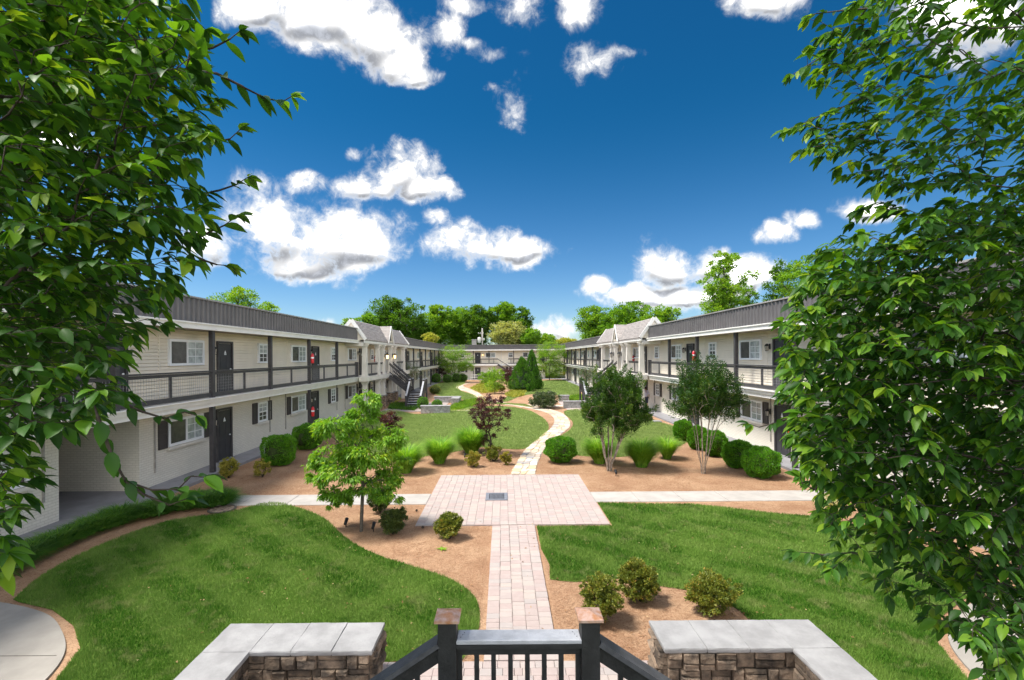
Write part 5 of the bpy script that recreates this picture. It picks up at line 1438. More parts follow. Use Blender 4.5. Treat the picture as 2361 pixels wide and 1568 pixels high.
fountain(1541,1060,44,58,'thin small fountain grass right of the full one',900)

# ------------------------------------------------------------------ small trees in the court
def tree(name, label, x, y, root, blobs, nclump, nleaf, L, lm, bark, group=None, r0=0.05, shell=0.5, cs=0.2, wd=0.5, droop=0.0, up=0.2, alpha=0.35, hang=0.0, rmin=0.004, cat='tree', minr=0.0, side=0.0):
    T = thing(name, label, cat, (x, y, 0), group)
    bl = np.array(blobs, float); pr = (bl[:, 3]*bl[:, 4]*bl[:, 5])**0.7; pr /= pr.sum()
    i = rng.choice(len(bl), nclump, p=pr); d = sph(nclump); r = shell+(1-shell)*rng.random(nclump)**0.7
    C = bl[i, :3]+d*bl[i, 3:6]*r[:, None]
    Pn, par, rad = grow([np.array(q, float) for q in root], C, alpha, 0.07, r0, rmin)
    limbs('trunk', Pn, par, rad, M[bark], T, minr)
    j = rng.integers(0, nclump, nleaf); e = unit(rng.normal(size=(nleaf, 3)))*(rng.random(nleaf)**0.6)[:, None]
    s_ = (bl[i, 3:6].mean(1)*cs)[j][:, None]*rng.uniform(0.6, 1.4, nclump)[j][:, None]
    P = C[j]+e*s_*[1.15, 1.15, 0.6]
    out = unit(d[j]*[1, 1, 0.4]+e*0.8+[0, 0, up-hang])
    D = unit(out+rng.normal(size=P.shape)*0.35); N = unit(rng.normal(size=P.shape)*0.45+[0, 0, 1.0])
    tone = rng.random(nclump)
    leaves('crown', P, D, N, L*rng.uniform(0.6, 1.3, nleaf), L*wd*rng.uniform(0.75, 1.2, nleaf), M[lm], T, droop=droop, rnd=np.clip(tone[j]*0.45+rng.random(nleaf)*0.55, 0, 0.999))
    return T
# dogwood-like tree, tiers of drooping leaves
x, y = gpos(833, 1226); k = y/FX
def pb(px, py, rx, rz, ry=None, dy=0.0): # blob given by its sight position relative to the tree at distance y
    v = at(px, py, y+dy); return (v.x-x, dy, v.z, rx*k, (ry or rx)*k, rz*k)
bl = [pb(848,925,34,22), pb(842,960,42,26,dy=.2), pb(764,985,46,24,dy=-.2), pb(900,1010,42,28), pb(820,1010,55,30,dy=.3), pb(850,1050,70,30,60,-.2), pb(760,1060,46,30,dy=.2), pb(735,1100,28,18), pb(800,1090,60,26,dy=-.3), pb(900,1090,40,26,dy=.3),
      pb(900,1140,36,20,dy=-.2), pb(780,1140,46,16,dy=.2), pb(860,1120,50,22), pb(765,1160,14,8), pb(930,1060,16,14,dy=.1)]
tree('dogwood', 'small dogwood with bright drooping leaves beside the brick square', x, y, [(0,0,0),(0.01,0,0.35),(0.03,0,0.75),(0.04,0.02,1.1),(0.06,0,1.5),(0.05,0,2.0)], bl, 300, 13000, 0.105, 'L_lime', 'greybark', None, 0.042, 0.25, 0.30, 0.42, 0.28, -0.1, 0.3, 0.35, rmin=0.005)
# purple maples
x, y = gpos(1131, 1050); k = y/FX
bl = [pb(1128,925,34,16), pb(1115,950,34,18,dy=.3), pb(1150,955,30,18,dy=-.2), pb(1135,985,34,18), pb(1108,975,18,10), pb(1128,1015,20,14,dy=.2), pb(1148,920,18,14)]
tree('purple_maple', 'purple leaved maple standing beside the fountain grass', x, y, [(0,0,0),(0.0,0,0.25),(0.02,0,0.5),(0.0,0.02,0.8)], bl, 110, 5600, 0.09, 'L_red', 'bark', 'purple maples', 0.045, 0.3, 0.26, 0.45)
x, y = gpos(897, 1064); k = y/FX
bl = [pb(893,965,26,18), pb(900,985,28,16), pb(905,1020,14,30)]
tree('purple_maple', 'purple leaved maple half hidden behind the dogwood', x, y, [(0,0,0),(0.0,0,0.4),(0.02,0,0.8)], bl, 50, 2600, 0.10, 'L_red', 'bark', 'purple maples', 0.04, 0.3, 0.28, 0.45)
# crape myrtles, many stems
def crape(px, py, bl_px, lab, nstem=7, n=9000, top=0.55, seedj=0, spread=0.42, bmat='tanbark', zc=1.25):
    global x, y, k
    x, y = gpos(px, py); k = y/FX
    T = thing('crape_myrtle', lab, 'tree', (x, y, 0), 'crape myrtles')
    bl = np.array([pb(*q) for q in bl_px], float)
    zlo = (bl[:, 2]-bl[:, 5]).min()
    pr = (bl[:, 3]*bl[:, 4]*bl[:, 5])**0.7; pr /= pr.sum()
    nc = 300; i = rng.choice(len(bl), nc, p=pr); d = sph(nc); r = 0.3+0.7*rng.random(nc)**0.7; C = bl[i, :3]+d*bl[i, 3:6]*r[:, None]
    cen = bl[:, :3].mean(0)
    az = np.arctan2(C[:, 1]-cen[1]*0.3, C[:, 0]-cen[0]*0.3); grp = ((az+np.pi)/(2*np.pi)*nstem).astype(int) % nstem
    b_all = []
    for g_ in range(nstem):
        a = -np.pi+(g_+0.5)*2*np.pi/nstem; cg = C[grp == g_]
        if len(cg) < 2: continue
        m_ = cg.mean(0); q = np.array([m_[0], m_[1], max(zlo, 0.5)])
        w_ = rng.uniform(0.8, 1.1)
        root = [np.array([math.cos(a)*0.07, math.sin(a)*0.07, 0]), np.array([math.cos(a)*0.09, math.sin(a)*0.09, zc*0.25]), np.array([math.cos(a)*0.09+q[0]*0.22*w_, math.sin(a)*0.09+q[1]*0.22, zc*0.55]), np.array([q[0]*0.55, q[1]*0.55, zc]), np.array([q[0]*0.85, q[1]*0.85, zc*1.45])]
        Pn, par, rad = grow(root, cg, 0.3, 0.05, (0.028 if nstem < 8 else 0.015), 0.003, 2.6); limbs('stem', Pn, par, rad, M[bmat], T)
    # upright shoots of leaves
    j = rng.integers(0, nc, n); ln = rng.uniform(0.18, 0.5, nc)+0.35*(d[:, 2] > 0.55)*rng.random(nc)
    dirs = unit(d*[0.55, 0.55, 0.35]+[0, 0, 0.85]+rng.normal(size=(nc, 3))*0.25)
    t = rng.random(n); e = unit(rng.normal(size=(n, 3)))
    wj = 0.19*(1-t*0.75)
    P = C[j]+dirs[j]*(t*ln[j])[:, None]+e*(wj*rng.random(n)**0.5)[:, None]
    D = unit(e+dirs[j]*0.5+rng.normal(size=P.shape)*0.2); N = unit(rng.normal(size=P.shape)*0.6+[0, 0, .8])
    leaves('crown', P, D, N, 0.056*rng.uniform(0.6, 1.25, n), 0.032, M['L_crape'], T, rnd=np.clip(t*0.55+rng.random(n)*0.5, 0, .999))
    return T
crape(1405,1086, [(1425,895,56,34),(1385,895,38,36,None,.3),(1446,922,34,34,None,-.2),(1400,945,50,34),(1378,960,34,30,None,.2),(1440,962,46,32),(1405,985,44,24,None,-.3),(1480,962,26,16),(1420,930,58,50,None,.4),(1440,990,34,16),(1370,990,20,14)], 'bushy crape myrtle with bundled trunks right of the stone path', 6, 60000, zc=1.05)
crape(1622,1092, [(1625,878,50,30),(1582,900,34,28,None,.2),(1662,900,40,30,None,-.2),(1620,920,56,34,None,.3),(1600,950,46,24),(1655,948,42,24),(1690,925,22,26),(1570,938,22,24),(1625,905,50,38,None,-.3)], 'airy crape myrtle with thin fanning stems before the right wing', 9, 46000, zc=1.45)
crape(946,912, [(946,853,22,16),(936,866,18,14),(958,866,18,14)], 'small crape myrtle beside the left stairs', 5, 5000, zc=1.2)
crape(1356,912, [(1356,858,24,16),(1344,872,16,14),(1368,872,18,14)], 'russet crape myrtle in front of the right portico', 5, 5000, zc=1.2)
# trees further down
def simple_tree(px, py, bl_px, lab, lm, n, L, bark='greybark', name='young_tree', group=None, r0=0.09, nc=220, root_dx=0.0, trunk_h=2.0, cs=0.3, sh=0.35, wd=0.5, up=0.1):
    global x, y, k
    x, y = gpos(px, py); k = y/FX
    bl = [pb(*q) for q in bl_px]
    return tree(name, lab, x, y, [(0,0,0),(root_dx*0.3,0,trunk_h*0.3),(root_dx*0.7,0,trunk_h*0.7),(root_dx,0,trunk_h)], bl, nc, n, L, lm, bark, group, r0, sh, cs, wd, up=up, rmin=0.012)
simple_tree(1049,882,[(1045,812,34,18),(1030,830,34,18,None,1),(1064,828,26,18,None,-1),(1045,848,38,16),(1012,838,18,12),(1075,845,20,12)],'airy light green tree before the far left corner','L_bright',13000,0.17)
simple_tree(1267,878,[(1270,808,36,22),(1290,830,26,22,None,1),(1255,828,24,20,None,-1),(1272,850,36,16),(1300,810,14,12)],'airy light green tree right of the evergreens','L_bright',15000,0.17)
simple_tree(1268-16,868,[(1225,800,22,22),(1218,820,20,16,None,1),(1232,840,18,14)],'leaning dark green tree behind the evergreens','L_mid',4500,0.22,'bark',r0=0.14,root_dx=-2.0,trunk_h=2.6)
simple_tree(1141,908,[(1138,862,16,18),(1145,880,24,16),(1134,890,18,12),(1150,860,12,12)],'small fresh green tree in the centre bed','L_lime',3800,0.15,r0=0.05,trunk_h=0.8)
simple_tree(1024,880,[(1020,850,18,14),(1030,858,18,12),(1016,866,14,10)],'purple leaved tree near the far left corner','L_red',3200,0.18,'bark','purple_maple','purple maples',0.08,80)
def cone(px, py, wp, hp, lab):
    x, y = gpos(px, py); r = sz(px, py, wp)/2; y += r; h = hp*y/FX
    T = thing('evergreen', lab, 'tree', (x, y, 0), 'cone shaped evergreens')
    n = 9000; nc = 260; t = rng.random(nc)**1.3; a = rng.uniform(0, 6.28, nc); rr = r*np.clip((1-t)**0.75, 0.04, 1)*np.clip(0.55+t*6, 0, 1)*rng.uniform(0.75, 1.08, nc)
    C = np.stack([np.cos(a)*rr, np.sin(a)*rr, 0.15+t*h*0.97], 1); d = np.stack([np.cos(a), np.sin(a), np.full(nc, 0.9)], 1)
    j = rng.integers(0, nc, n); e = unit(rng.normal(size=(n, 3)))*(rng.random(n)**0.5)[:, None]
    P = C[j]+e*0.26*[1, 1, 1.5]*(1-0.5*t[j][:, None]); D = unit(d[j]*[.6, .6, 1.2]+rng.normal(size=P.shape)*0.35)
    leaves('foliage', P, D, rng.normal(size=P.shape), 0.17*rng.uniform(.6, 1.2, n), 0.07, M['L_cypress'], T, rnd=np.clip(rng.random(nc)[j]*0.5+rng.random(n)*0.5, 0, .999))
    b = MB(); b.tube([(0,0,0),(0,0,h*0.5),(0,0,h*0.9)], [r*0.12, r*0.08, 0.02], 8); b.build('trunk', M['bark'], T)
    b = MB(); b.lathe([(r*0.5,0.2),(r*0.72,0.3*h*0.4),(r*0.55,h*0.4),(r*0.3,h*0.65),(0.05,h*0.9)], n=10); b.build('twig_core', mat('evergreen_core', (0.02,0.04,0.012), 0.9, 0.4, 8.0), T)
cone(1205,905,72,76,'nearer and broader of the two cone shaped evergreens')
cone(1228,900,52,88,'taller and slimmer cone evergreen just behind its twin')

# ------------------------------------------------------------------ big trees beyond the roofs
def big(px, top, wp, Y, lm, lab, L=0.42, n=9000, bark='bark', bot=800, dense=1.0, group='tall trees beyond the roofs', nb=12, cs=0.48, name='tall_tree', sh=0.5):
    global x, y, k
    v = at(px, top, Y); x, y = v.x, Y; k = y/FX
    zt = v.z; zb = max(2.5, at(px, bot, Y).z); R_ = wp*k/2*1.22; H = zt-zb
    bl = []
    for i in range(nb):
        t = (i+0.5)/nb; a = i*2.4+random.random(); q = R_*0.52*math.sin(math.pi*min(1, 0.15+0.85*(1-t)**0.8))*random.uniform(0.6, 1.15)
        rr = R_*random.uniform(0.42, 0.60)*(1.0-0.30*t)
        bl.append((math.cos(a)*q*1.1, math.sin(a)*q, zb+H*(0.10+0.80*t), rr, rr, min(rr*0.75, H*0.2)))
    bl.append((0, 0, zb+H*0.45, R_*0.5, R_*0.5, H*0.32)); bl.append((0, 0, zt-H*0.14, R_*0.34, R_*0.34, H*0.13))
    return tree(name, lab, x, y, [(0,0,0),(0.1,0,zb*0.5),(0,0.1,zb),(0.1,0,zb+H*0.3)], bl, 260, int(n*dense*1.5), L, lm, bark, group, max(0.16, R_*0.07), sh, cs, 0.62, up=0.1, rmin=0.02, minr=0.03)
big(912,688,122,100,'L_dark','broad dark tree rising behind the left portico roof',0.42,15000,nb=14)
big(842,722,56,92,'L_mid','lower tree edge showing left of the broad dark tree',0.36,6000)
big(1012,703,70,112,'L_mid','green crown right of the broad dark tree',0.45,9000)
big(1062,708,74,116,'L_mid','rounded crown behind the utility pole',0.45,9500)
big(1105,704,66,110,'L_dark','dark crown just behind the transformer',0.45,9000)
big(1160,694,74,112,'L_mid','tallest crown above the middle of the distant block',0.45,10000)
big(1205,706,52,108,'L_dark','dark crown at the right end of the tree belt',0.42,6500)
big(965,735,60,104,'L_dark','shaded crown filling the gap over the left wing',0.42,7000)
big(1175,744,86,98,'L_pale','pale blossoming tree before the dark belt',0.36,9000)
big(1222,760,44,96,'L_bright','light green tree beside the pale blossoming one',0.36,4500)
big(990,770,36,97,'L_yellow','yellow green sapling above the left wing end',0.34,2500)
big(1258,772,44,100,'L_bright','small bright tree over the distant right roofs',0.36,4000)
big(1300,782,60,104,'L_yellow','yellowish tree beyond the right far corner',0.36,4000)
big(1372,706,90,82,'L_mid','feathery green tree behind the right wing near its far end',0.34,8500)
big(1425,715,80,78,'L_mid','green tree behind the right portico roof',0.34,7000)
big(1470,698,96,76,'L_mid','grey green tree behind the right roof ridge',0.34,8500)
big(1530,704,84,72,'L_bright','yellow green tree behind the right parapet',0.34,8000)
big(1668,572,118,40,'L_bright','tall airy tree rising above the right parapet',0.20,10000,nb=14,cs=0.34,sh=0.4)
big(1725,655,50,42,'L_mid','thin lower tree beside the tall airy one',0.18,4000)
big(1800,600,70,44,'L_dark','dark tree partly behind the right foreground tree',0.20,6000)
big(1850,590,110,36,'L_bright','bright tree behind the right foreground tree',0.18,10000)
big(553,662,100,46,'L_bright','light green crown peeping over the left parapet',0.22,7000)
big(612,694,56,50,'L_bright','small crown right of the one over the left parapet',0.22,2500)
big(798,730,24,70,'L_bright','tip of a light tree left of the left portico',0.22,1500)
# ------------------------------------------------------------------ the two cherry trees beside the camera
def leafproto(i):
    """one cherry leaf: pointed oval, folded on the midrib, drooping"""
    rr = random.Random(i); w_ = rr.uniform(0.42, 0.54); fold = rr.uniform(0.10, 0.26); dr = rr.uniform(0.15, 0.42)
    rows = [(0.0,0),(0.10,0.20),(0.28,0.43),(0.5,0.5),(0.72,0.38),(0.88,0.17),(1.0,0)]
    v = []; f = []
    tw = rr.uniform(-0.05, 0.05)
    for (t, q) in rows:
        z = -dr*t*t; c = (tw*math.sin(t*3), t*math.cos(dr*t*0.5), z)
        if q == 0: v.append(c)
        else: v += [(c[0]-q*w_, c[1], c[2]+q*fold+rr.uniform(-.012,.012)), c, (c[0]+q*w_, c[1], c[2]+q*fold+rr.uniform(-.012,.012))]
    f += [(0,2,1),(0,3,2)]
    for r_ in range(4):
        a = 1+r_*3; f += [(a,a+1,a+4,a+3),(a+1,a+2,a+5,a+4)]
    a = 13; f += [(a,a+1,16),(a+1,a+2,16)]
    me = bpy.data.meshes.new('leaf'); me.from_pydata(v, [], f); me.materials.append(M['L_cherry'])
    me.polygons.foreach_set('use_smooth', [True]*len(me.polygons)); me.update()
    return me
LP = [leafproto(i) for i in range(8)]
LPT = []
for q in LP[:4]:
    c_ = q.copy(); c_.materials.clear(); c_.materials.append(M['L_cherrytip']); LPT.append(c_)
def fore_tree(name, label, foot, root, regions, ntwig, dep, Lf, nleaf_per, seed, r0, tips=()):
    """cherry: twig ends fill the crown, branches grow to them from the trunk, leaves hang along the twigs"""
    global rng
    rng = np.random.default_rng(seed)
    T = thing(name, label, 'tree', (0,0,0), 'cherry trees beside the camera')
    C = []
    tot = sum(w_ for _, w_, _, _ in regions)
    for (poly, w_, d0, d1) in regions:
        P = [(p[0], p[1]) for p in poly]; n = int(ntwig*w_/tot); xs = [p[0] for p in P]; ys = [p[1] for p in P]; g = 0
        while g < n:
            px = rng.uniform(min(xs), max(xs)); py = rng.uniform(min(ys), max(ys))
            if not inpoly(np.array([px]), np.array([py]), P)[0]: continue
            C.append(np.array(at(px, py, rng.uniform(d0, d1)))); g += 1
    C = np.array(C)
    Pn, par, rad = grow([np.array(q) for q in root], C, 0.35, 0.07, None, 0.0020, 2.9, flat_=2.0)
    for q in range(len(root)): rad[q] = max(rad[q], r0*(1-0.7*q/len(root)))
    for (line, d_) in tips:   # long shoots reaching out of the crown
        ps = [np.array(at(px, py, d_+0.02*i)) for i, (px, py) in enumerate(line)]
        j = int(np.argmin(np.linalg.norm(Pn-ps[0], axis=1))); Pn = np.vstack([Pn, ps]); n0 = len(par)
        par += [j]+list(range(n0, n0+len(ps)-1)); rad = np.concatenate([rad, np.linspace(0.0075, 0.0025, len(ps))])
    limbs('branches', Pn, par, rad, M['bark'], T, 0.0, 7)
    # leaves
    nn = len(Pn); hasch = np.zeros(nn, int)
    for i in range(1, nn): hasch[par[i]] += 1
    Q, D, Nn, LL, TP = [], [], [], [], []
    for i in range(len(root)+1, nn):
        if rad[i] > 0.012: continue
        a, c = Pn[par[i]], Pn[i]; seg = c-a; L = np.linalg.norm(seg)
        if L < 1e-4: continue
        L = min(L, 0.45); dr = seg/np.linalg.norm(seg); a = c-dr*L
        k = max(1, int(L/0.030*nleaf_per)); end = hasch[i] == 0
        s_ = np.cross(dr, [0, 0, 1.0]); s_ /= np.linalg.norm(s_)+1e-9
        for q in range(k+(5 if end else 0)):
            t = rng.random() if q < k else 1.0
            side = 1 if q % 2 else -1
            if q >= k: side = (q-k-2)*0.5
            dd = dr*rng.uniform(0.35, 0.9)+s_*side*rng.uniform(0.4, 1.0)+np.array([0, 0, rng.uniform(-0.6, 0.15)])
            Q.append(a+seg/np.linalg.norm(seg)*L*t); D.append(dd); LL.append(Lf*rng.uniform(0.5, 1.15)); TP.append(end and rng.random() < 0.55)
            Nn.append(np.array([0, 0, 1.0])+rng.normal(size=3)*0.30+s_*side*0.25)
    TP = np.array(TP); Q = np.array(Q); D = unit(np.array(D)); Nn = np.array(Nn); LL = np.array(LL)
    # keep clear of the camera and of the view of the court
    px = VX+Q[:, 0]/Q[:, 1]*FX; py = VY-(Q[:, 2]-EYE)/Q[:, 1]*FX
    vis = (Q[:, 1] > 0.5) & (px > -40) & (px < 2400) & (py > -40) & (py < 1600)
    dist = np.linalg.norm(Q-np.array([0, 0, EYE]), axis=1)
    o_ = np.argsort(np.where(vis, dist-LL*4, 99)); single = o_[:300]; rest = o_[300:]
    for i in single:
        d = Vector(D[i]); n = Vector(Nn[i]); n = (n-d*n.dot(d)).normalized(); b_ = d.cross(n)
        m_ = Matrix((b_, d, n)).transposed().to_4x4(); m_ = Matrix.Translation(Vector(Q[i])) @ m_ @ Matrix.Scale(float(LL[i]), 4)
        o = ob('leaf', LPT[random.randrange(4)] if TP[i] else LP[random.randrange(8)], T); o.matrix_local = m_
    for nm, r_, mm in (('foliage', rest[~TP[rest]], 'L_cherry'), ('young_foliage', rest[TP[rest]], 'L_cherrytip')):
        leaves(nm, Q[r_], D[r_], Nn[r_], LL[r_], LL[r_]*0.47, M[mm], T, fold=0.18, droop=0.22, hi=True)
    return T
left_main = [(-160,-120),(400,-120),(440,20),(480,70),(470,160),(505,240),(480,330),(465,400),(480,470),(470,540),(460,600),(410,650),(395,730),(335,790),(305,850),(300,930),(230,955),(200,980),(90,1000),(-160,1040)]
left_low = [(-160,1000),(40,980),(70,1080),(60,1180),(20,1200),(30,1300),(-30,1350),(-160,1350)]
left_dense = [(-160,-120),(300,-120),(380,200),(320,420),(290,700),(200,830),(-160,920)]
fore_tree('cherry_tree', 'cherry tree with large dark leaves filling the left side', (0,0),
  [(-3.3,1.2,0),(-3.25,1.25,1.2),(-3.2,1.3,2.4),(-3.05,1.5,3.3),(-2.9,1.7,4.2),(-2.8,1.9,5.2)],
  [(left_main, 1.0, 2.0, 3.6), (left_dense, 1.15, 2.2, 4.2), (left_low, 0.10, 2.0, 2.9)], 2500, None, 0.105, 0.85, 11, 0.10,
  tips=[([(500,170),(560,200),(610,225),(650,235),(672,222)],2.3), ([(440,120),(490,110),(530,90),(552,72)],2.2), ([(480,330),(530,320),(552,300)],2.4), ([(500,440),(545,425),(572,408)],2.5),
        ([(470,540),(515,520),(545,500)],2.4), ([(470,600),(500,610),(522,612)],2.5),
        ([(280,930),(330,950),(380,965),(425,950),(452,958)],2.3), ([(225,960),(250,1030),(270,1075),(290,1110),(350,1130),(410,1128),(440,1098),(470,1100)],2.0), ([(290,1110),(330,1140),(390,1165),(430,1150)],2.05)])
right_main = [(2460,-120),(2080,-120),(2010,-20),(1990,70),(2010,180),(2020,300),(2010,400),(1990,470),(1940,520),(1890,560),(1850,600),(1830,680),(1800,730),(1810,800),(1795,880),(1800,950),(1820,1040),(1850,1110),(1890,1160),(1900,1230),(1890,1300),(1960,1330),(2060,1380),(2160,1440),(2260,1500),(2460,1560)]
right_dense = [(2460,430),(2080,500),(2000,640),(1960,800),(1930,960),(1960,1120),(2050,1260),(2160,1330),(2460,1450)]
right_top = [(1860,20),(2010,0),(2030,150),(2020,400),(1960,410),(1880,350),(1830,300),(1860,270),(1960,230),(1850,170)]
right_mid = [(1960,560),(1860,620),(1815,760),(1810,900),(1840,1040),(1900,1130),(1980,1160),(2040,900),(2040,600)]
right_bottom = [(2240,1420),(2460,1400),(2460,1640),(2290,1600),(2230,1500)]
fore_tree('cherry_tree', 'cherry tree with smaller leaves and long shoots on the right side', (0,0),
  [(4.9,2.7,0),(4.8,2.75,1.3),(4.65,2.85,2.5),(4.5,3.0,3.6),(4.3,3.1,4.8),(4.2,3.2,6.0)],
  [(right_main, 0.85, 2.9, 4.8), (right_mid, 0.35, 3.0, 4.4), (right_dense, 1.25, 3.1, 5.2), (right_bottom, 0.07, 2.6, 3.4), (right_top, 0.06, 3.3, 3.9)], 3500, None, 0.105, 0.95, 12, 0.12,
  tips=[([(2030,60),(1980,75),(1930,110),(1880,140),(1850,158),(1828,172)],3.6), ([(2010,215),(1960,240),(1900,265),(1850,285),(1812,300)],3.5), ([(2020,300),(1960,320),(1900,335),(1850,345)],3.7), ([(2000,20),(1940,25),(1880,32),(1862,40)],3.4),
        ([(2040,390),(1990,395),(1950,405)],3.5), ([(1830,960),(1790,975),(1750,985),(1728,978)],3.6), ([(1900,1280),(1870,1275),(1835,1272)],3.3), ([(1880,1130),(1850,1115),(1845,1100)],3.4)])
rng = np.random.default_rng(99)
# pale hydrangeas below the right tree, by the walkway
for (px, py, wp, hp, lab) in [(1925,1215,70,70,'cream blooming shrub nearest the right walkway under the cherry'),(2050,1260,80,60,'cream blooming shrub deeper under the right cherry')]:
    x, y = gpos(px, py); r = sz(px, py, wp)/2; h = hp*y/FX
    bl = [(math.cos(a)*r*.5, math.sin(a)*r*.5, h*.6, r*.5, r*.5, h*.35) for a in (0,1.3,2.5,3.8,5.1)]
    T = bush('blooming_shrub', lab, 'shrub', x, y, bl, 2600, 0.07, M['L_lime'], 'cream blooming shrubs', 6)
    P, O, C = blob_points([(b_[0], b_[1], b_[2]+h*.05, b_[3], b_[4], b_[5]) for b_ in bl], 1500, 0.85, 40, 0.22)
    leaves('blossoms', P, O, rng.normal(size=P.shape), 0.045, 0.045, M['L_flower'], T)
# ------------------------------------------------------------------ small things
# drain grate in the brick square
gx0, gy0 = G(1119,1157).x, G(1119,1157).y; gx1, gy1 = G(1170,1140).x, G(1170,1140).y
T = thing('drain_grate', 'rectangular steel drain grate set in the brick square', 'grate', ((gx0+gx1)/2, (gy0+gy1)/2, 0.038))
w2, h2 = (gx1-gx0)/2, 0.36
b = MB()
b.box((-w2,-h2,0),(w2,-h2+0.09,0.02)); b.box((-w2,h2-0.09,0),(w2,h2,0.02)); b.box((-w2,-h2+0.09,0),(-w2+0.1,h2-0.09,0.02)); b.box((w2-0.1,-h2+0.09,0),(w2,h2-0.09,0.02))
b.build('frame', M['grate'], T)
b = MB(); b.box((-w2+0.1,-h2+0.09,0.0005),(w2-0.1,h2-0.09,0.003)); b.build('pit_shade', mat('pit_shade_black', (0.015,0.014,0.013), 0.9), T)  # flat black sheet painted as the shade below the bars
b = MB()
for i in range(1, 12): xx = -w2+0.1+(2*w2-0.2)*i/12; b.box((xx-0.006,-h2+0.09,0.004),(xx+0.006,h2-0.09,0.016))
for i in range(1, 9): yy_ = -h2+0.09+(2*h2-0.18)*i/9; b.box((-w2+0.1,yy_-0.005,0.0045),(w2-0.1,yy_+0.005,0.0155))
b.build('grid_bars', M['grate'], T, kind='stuff')
# fire extinguishers hung on the gallery posts
def extinguisher(x, y, z, lab, rz=0, sc=1.0):
    T = thing('fire_extinguisher', lab, 'extinguisher', (x, y, z), 'fire extinguishers along the galleries', rz)
    T.scale = (sc, sc, sc)
    b = MB(); b.lathe([(0.02,-0.24),(0.07,-0.23),(0.075,-0.2),(0.075,0.14),(0.05,0.2),(0.02,0.22),(0.02,0.24)], n=14); c = b.build('cylinder', M['red'], T, smooth=True)
    b = MB(); b.lathe([(0.0765,-0.01),(0.0765,0.06)], n=14); b.build('label', M['frame'], c)
    b = MB(); b.box((-0.02,-0.02,0.24),(0.02,0.02,0.28)); b.bar((0,0,0.28),(0.0,-0.11,0.31),0.02,0.012); b.bar((0,0,0.26),(0,-0.10,0.245),0.02,0.012); b.build('valve_handle', M['black'], T)
    b = MB(); b.tube([(0.03,0,0.25),(0.10,0,0.22),(0.11,0,0.0),(0.09,0,-0.15)], 0.012, 6); b.build('hose', M['black'], T)
    b = MB(); b.box((-0.03,0.076,-0.1),(0.03,0.1,0.1)); b.build('bracket', M['black'], T)
P3 = 25.96
extinguisher(-(XE-0.17), P3, 4.22, 'red extinguisher on the left gallery post of the upper floor', R(90), 1.15)
extinguisher(-(XE-0.17), P3, 1.30, 'red extinguisher on the left ground floor post', R(90), 1.15)
extinguisher(XE-0.17, P3, 4.22, 'red extinguisher on the right gallery post of the upper floor', R(-90), 1.15)
extinguisher(XE-0.17, 17.3-0.02, 1.30, 'red extinguisher on the right ground floor post behind the cherry', R(-90), 1.1)
extinguisher(-(XW-0.14), 42.0, 4.1, 'red extinguisher on the wall inside the left portico', R(90), 1.2)
extinguisher(XW-0.14, 40.0+1.2, 3.95, 'red extinguisher on the wall inside the right portico', R(-90), 1.2)
# utility covers and garden lights
x, y = gpos(512,1176); T = thing('manhole_cover', 'oval brown utility cover at the end of the lilyturf', 'cover', (x, y, 0.0))
b = MB(); b.lathe([(0.30,0.0),(0.36,0.02),(0.36,0.035),(0.33,0.04),(0.31,0.034)], n=24); b.build('rim', M['mortar'], T); b = MB(); b.lathe([(0.30,0.02),(0.30,0.042),(0.1,0.045)], n=24); b.build('lid', M['brickbase'], T)
def cover(px, py, lab, c='grate', w_=0.5):
    x, y = gpos(px, py); T = thing('valve_box', lab, 'cover', (x, y, 0.0))
    b = MB(); b.bbox((-w_/2,-0.2,-0.02),(w_/2,0.2,0.08),0.02); b.build('box', M[c], T); b = MB(); b.bbox((-w_/2+0.04,-0.16,0.081),(w_/2-0.04,0.16,0.10),0.01); b.build('lid', M['cap'] if c == 'cap' else M['railtop'], T)
cover(1515,973,'low grey valve box on the mulch near the right walkway','cap')
cover(806,968,'green grey valve box in the grass by the left wing','railtop',0.55)
def spot(px, py, lab):
    x, y = gpos(px, py); T = thing('garden_spotlight', lab, 'light', (x, y, 0), 'small garden spotlights')
    b = MB(); b.tube([(0,0,-0.03),(0,0,0.12)], 0.012, 6); b.build('stake', M['black'], T)
    b = MB(); b.tube([(0,-0.07,0.10),(0,0.07,0.2)], [0.035,0.045], 10); b.build('lamp_head', M['black'], T, smooth=True)
spot(1420,1098,'black spotlight at the foot of the bundled crape myrtle trunks'); spot(798,1216,'black spotlight left of the dogwood trunk'); spot(861,1226,'small spotlight right of the dogwood trunk'); spot(1073-1,1052+6,'black spotlight near the purple maple')
x, y = G(1420,1098).x, 0
x, y = gpos(899,944-8); T = thing('path_light', 'dark mushroom path light left of the wooden stairs', 'light', (x, y, 0))
b = MB(); b.tube([(0,0,0),(0,0,0.4)], 0.02, 6); b.build('stem', M['black'], T); b = MB(); b.lathe([(0.02,0.5),(0.16,0.42),(0.16,0.40),(0.03,0.38)], n=12); b.build('hood', M['black'], T)
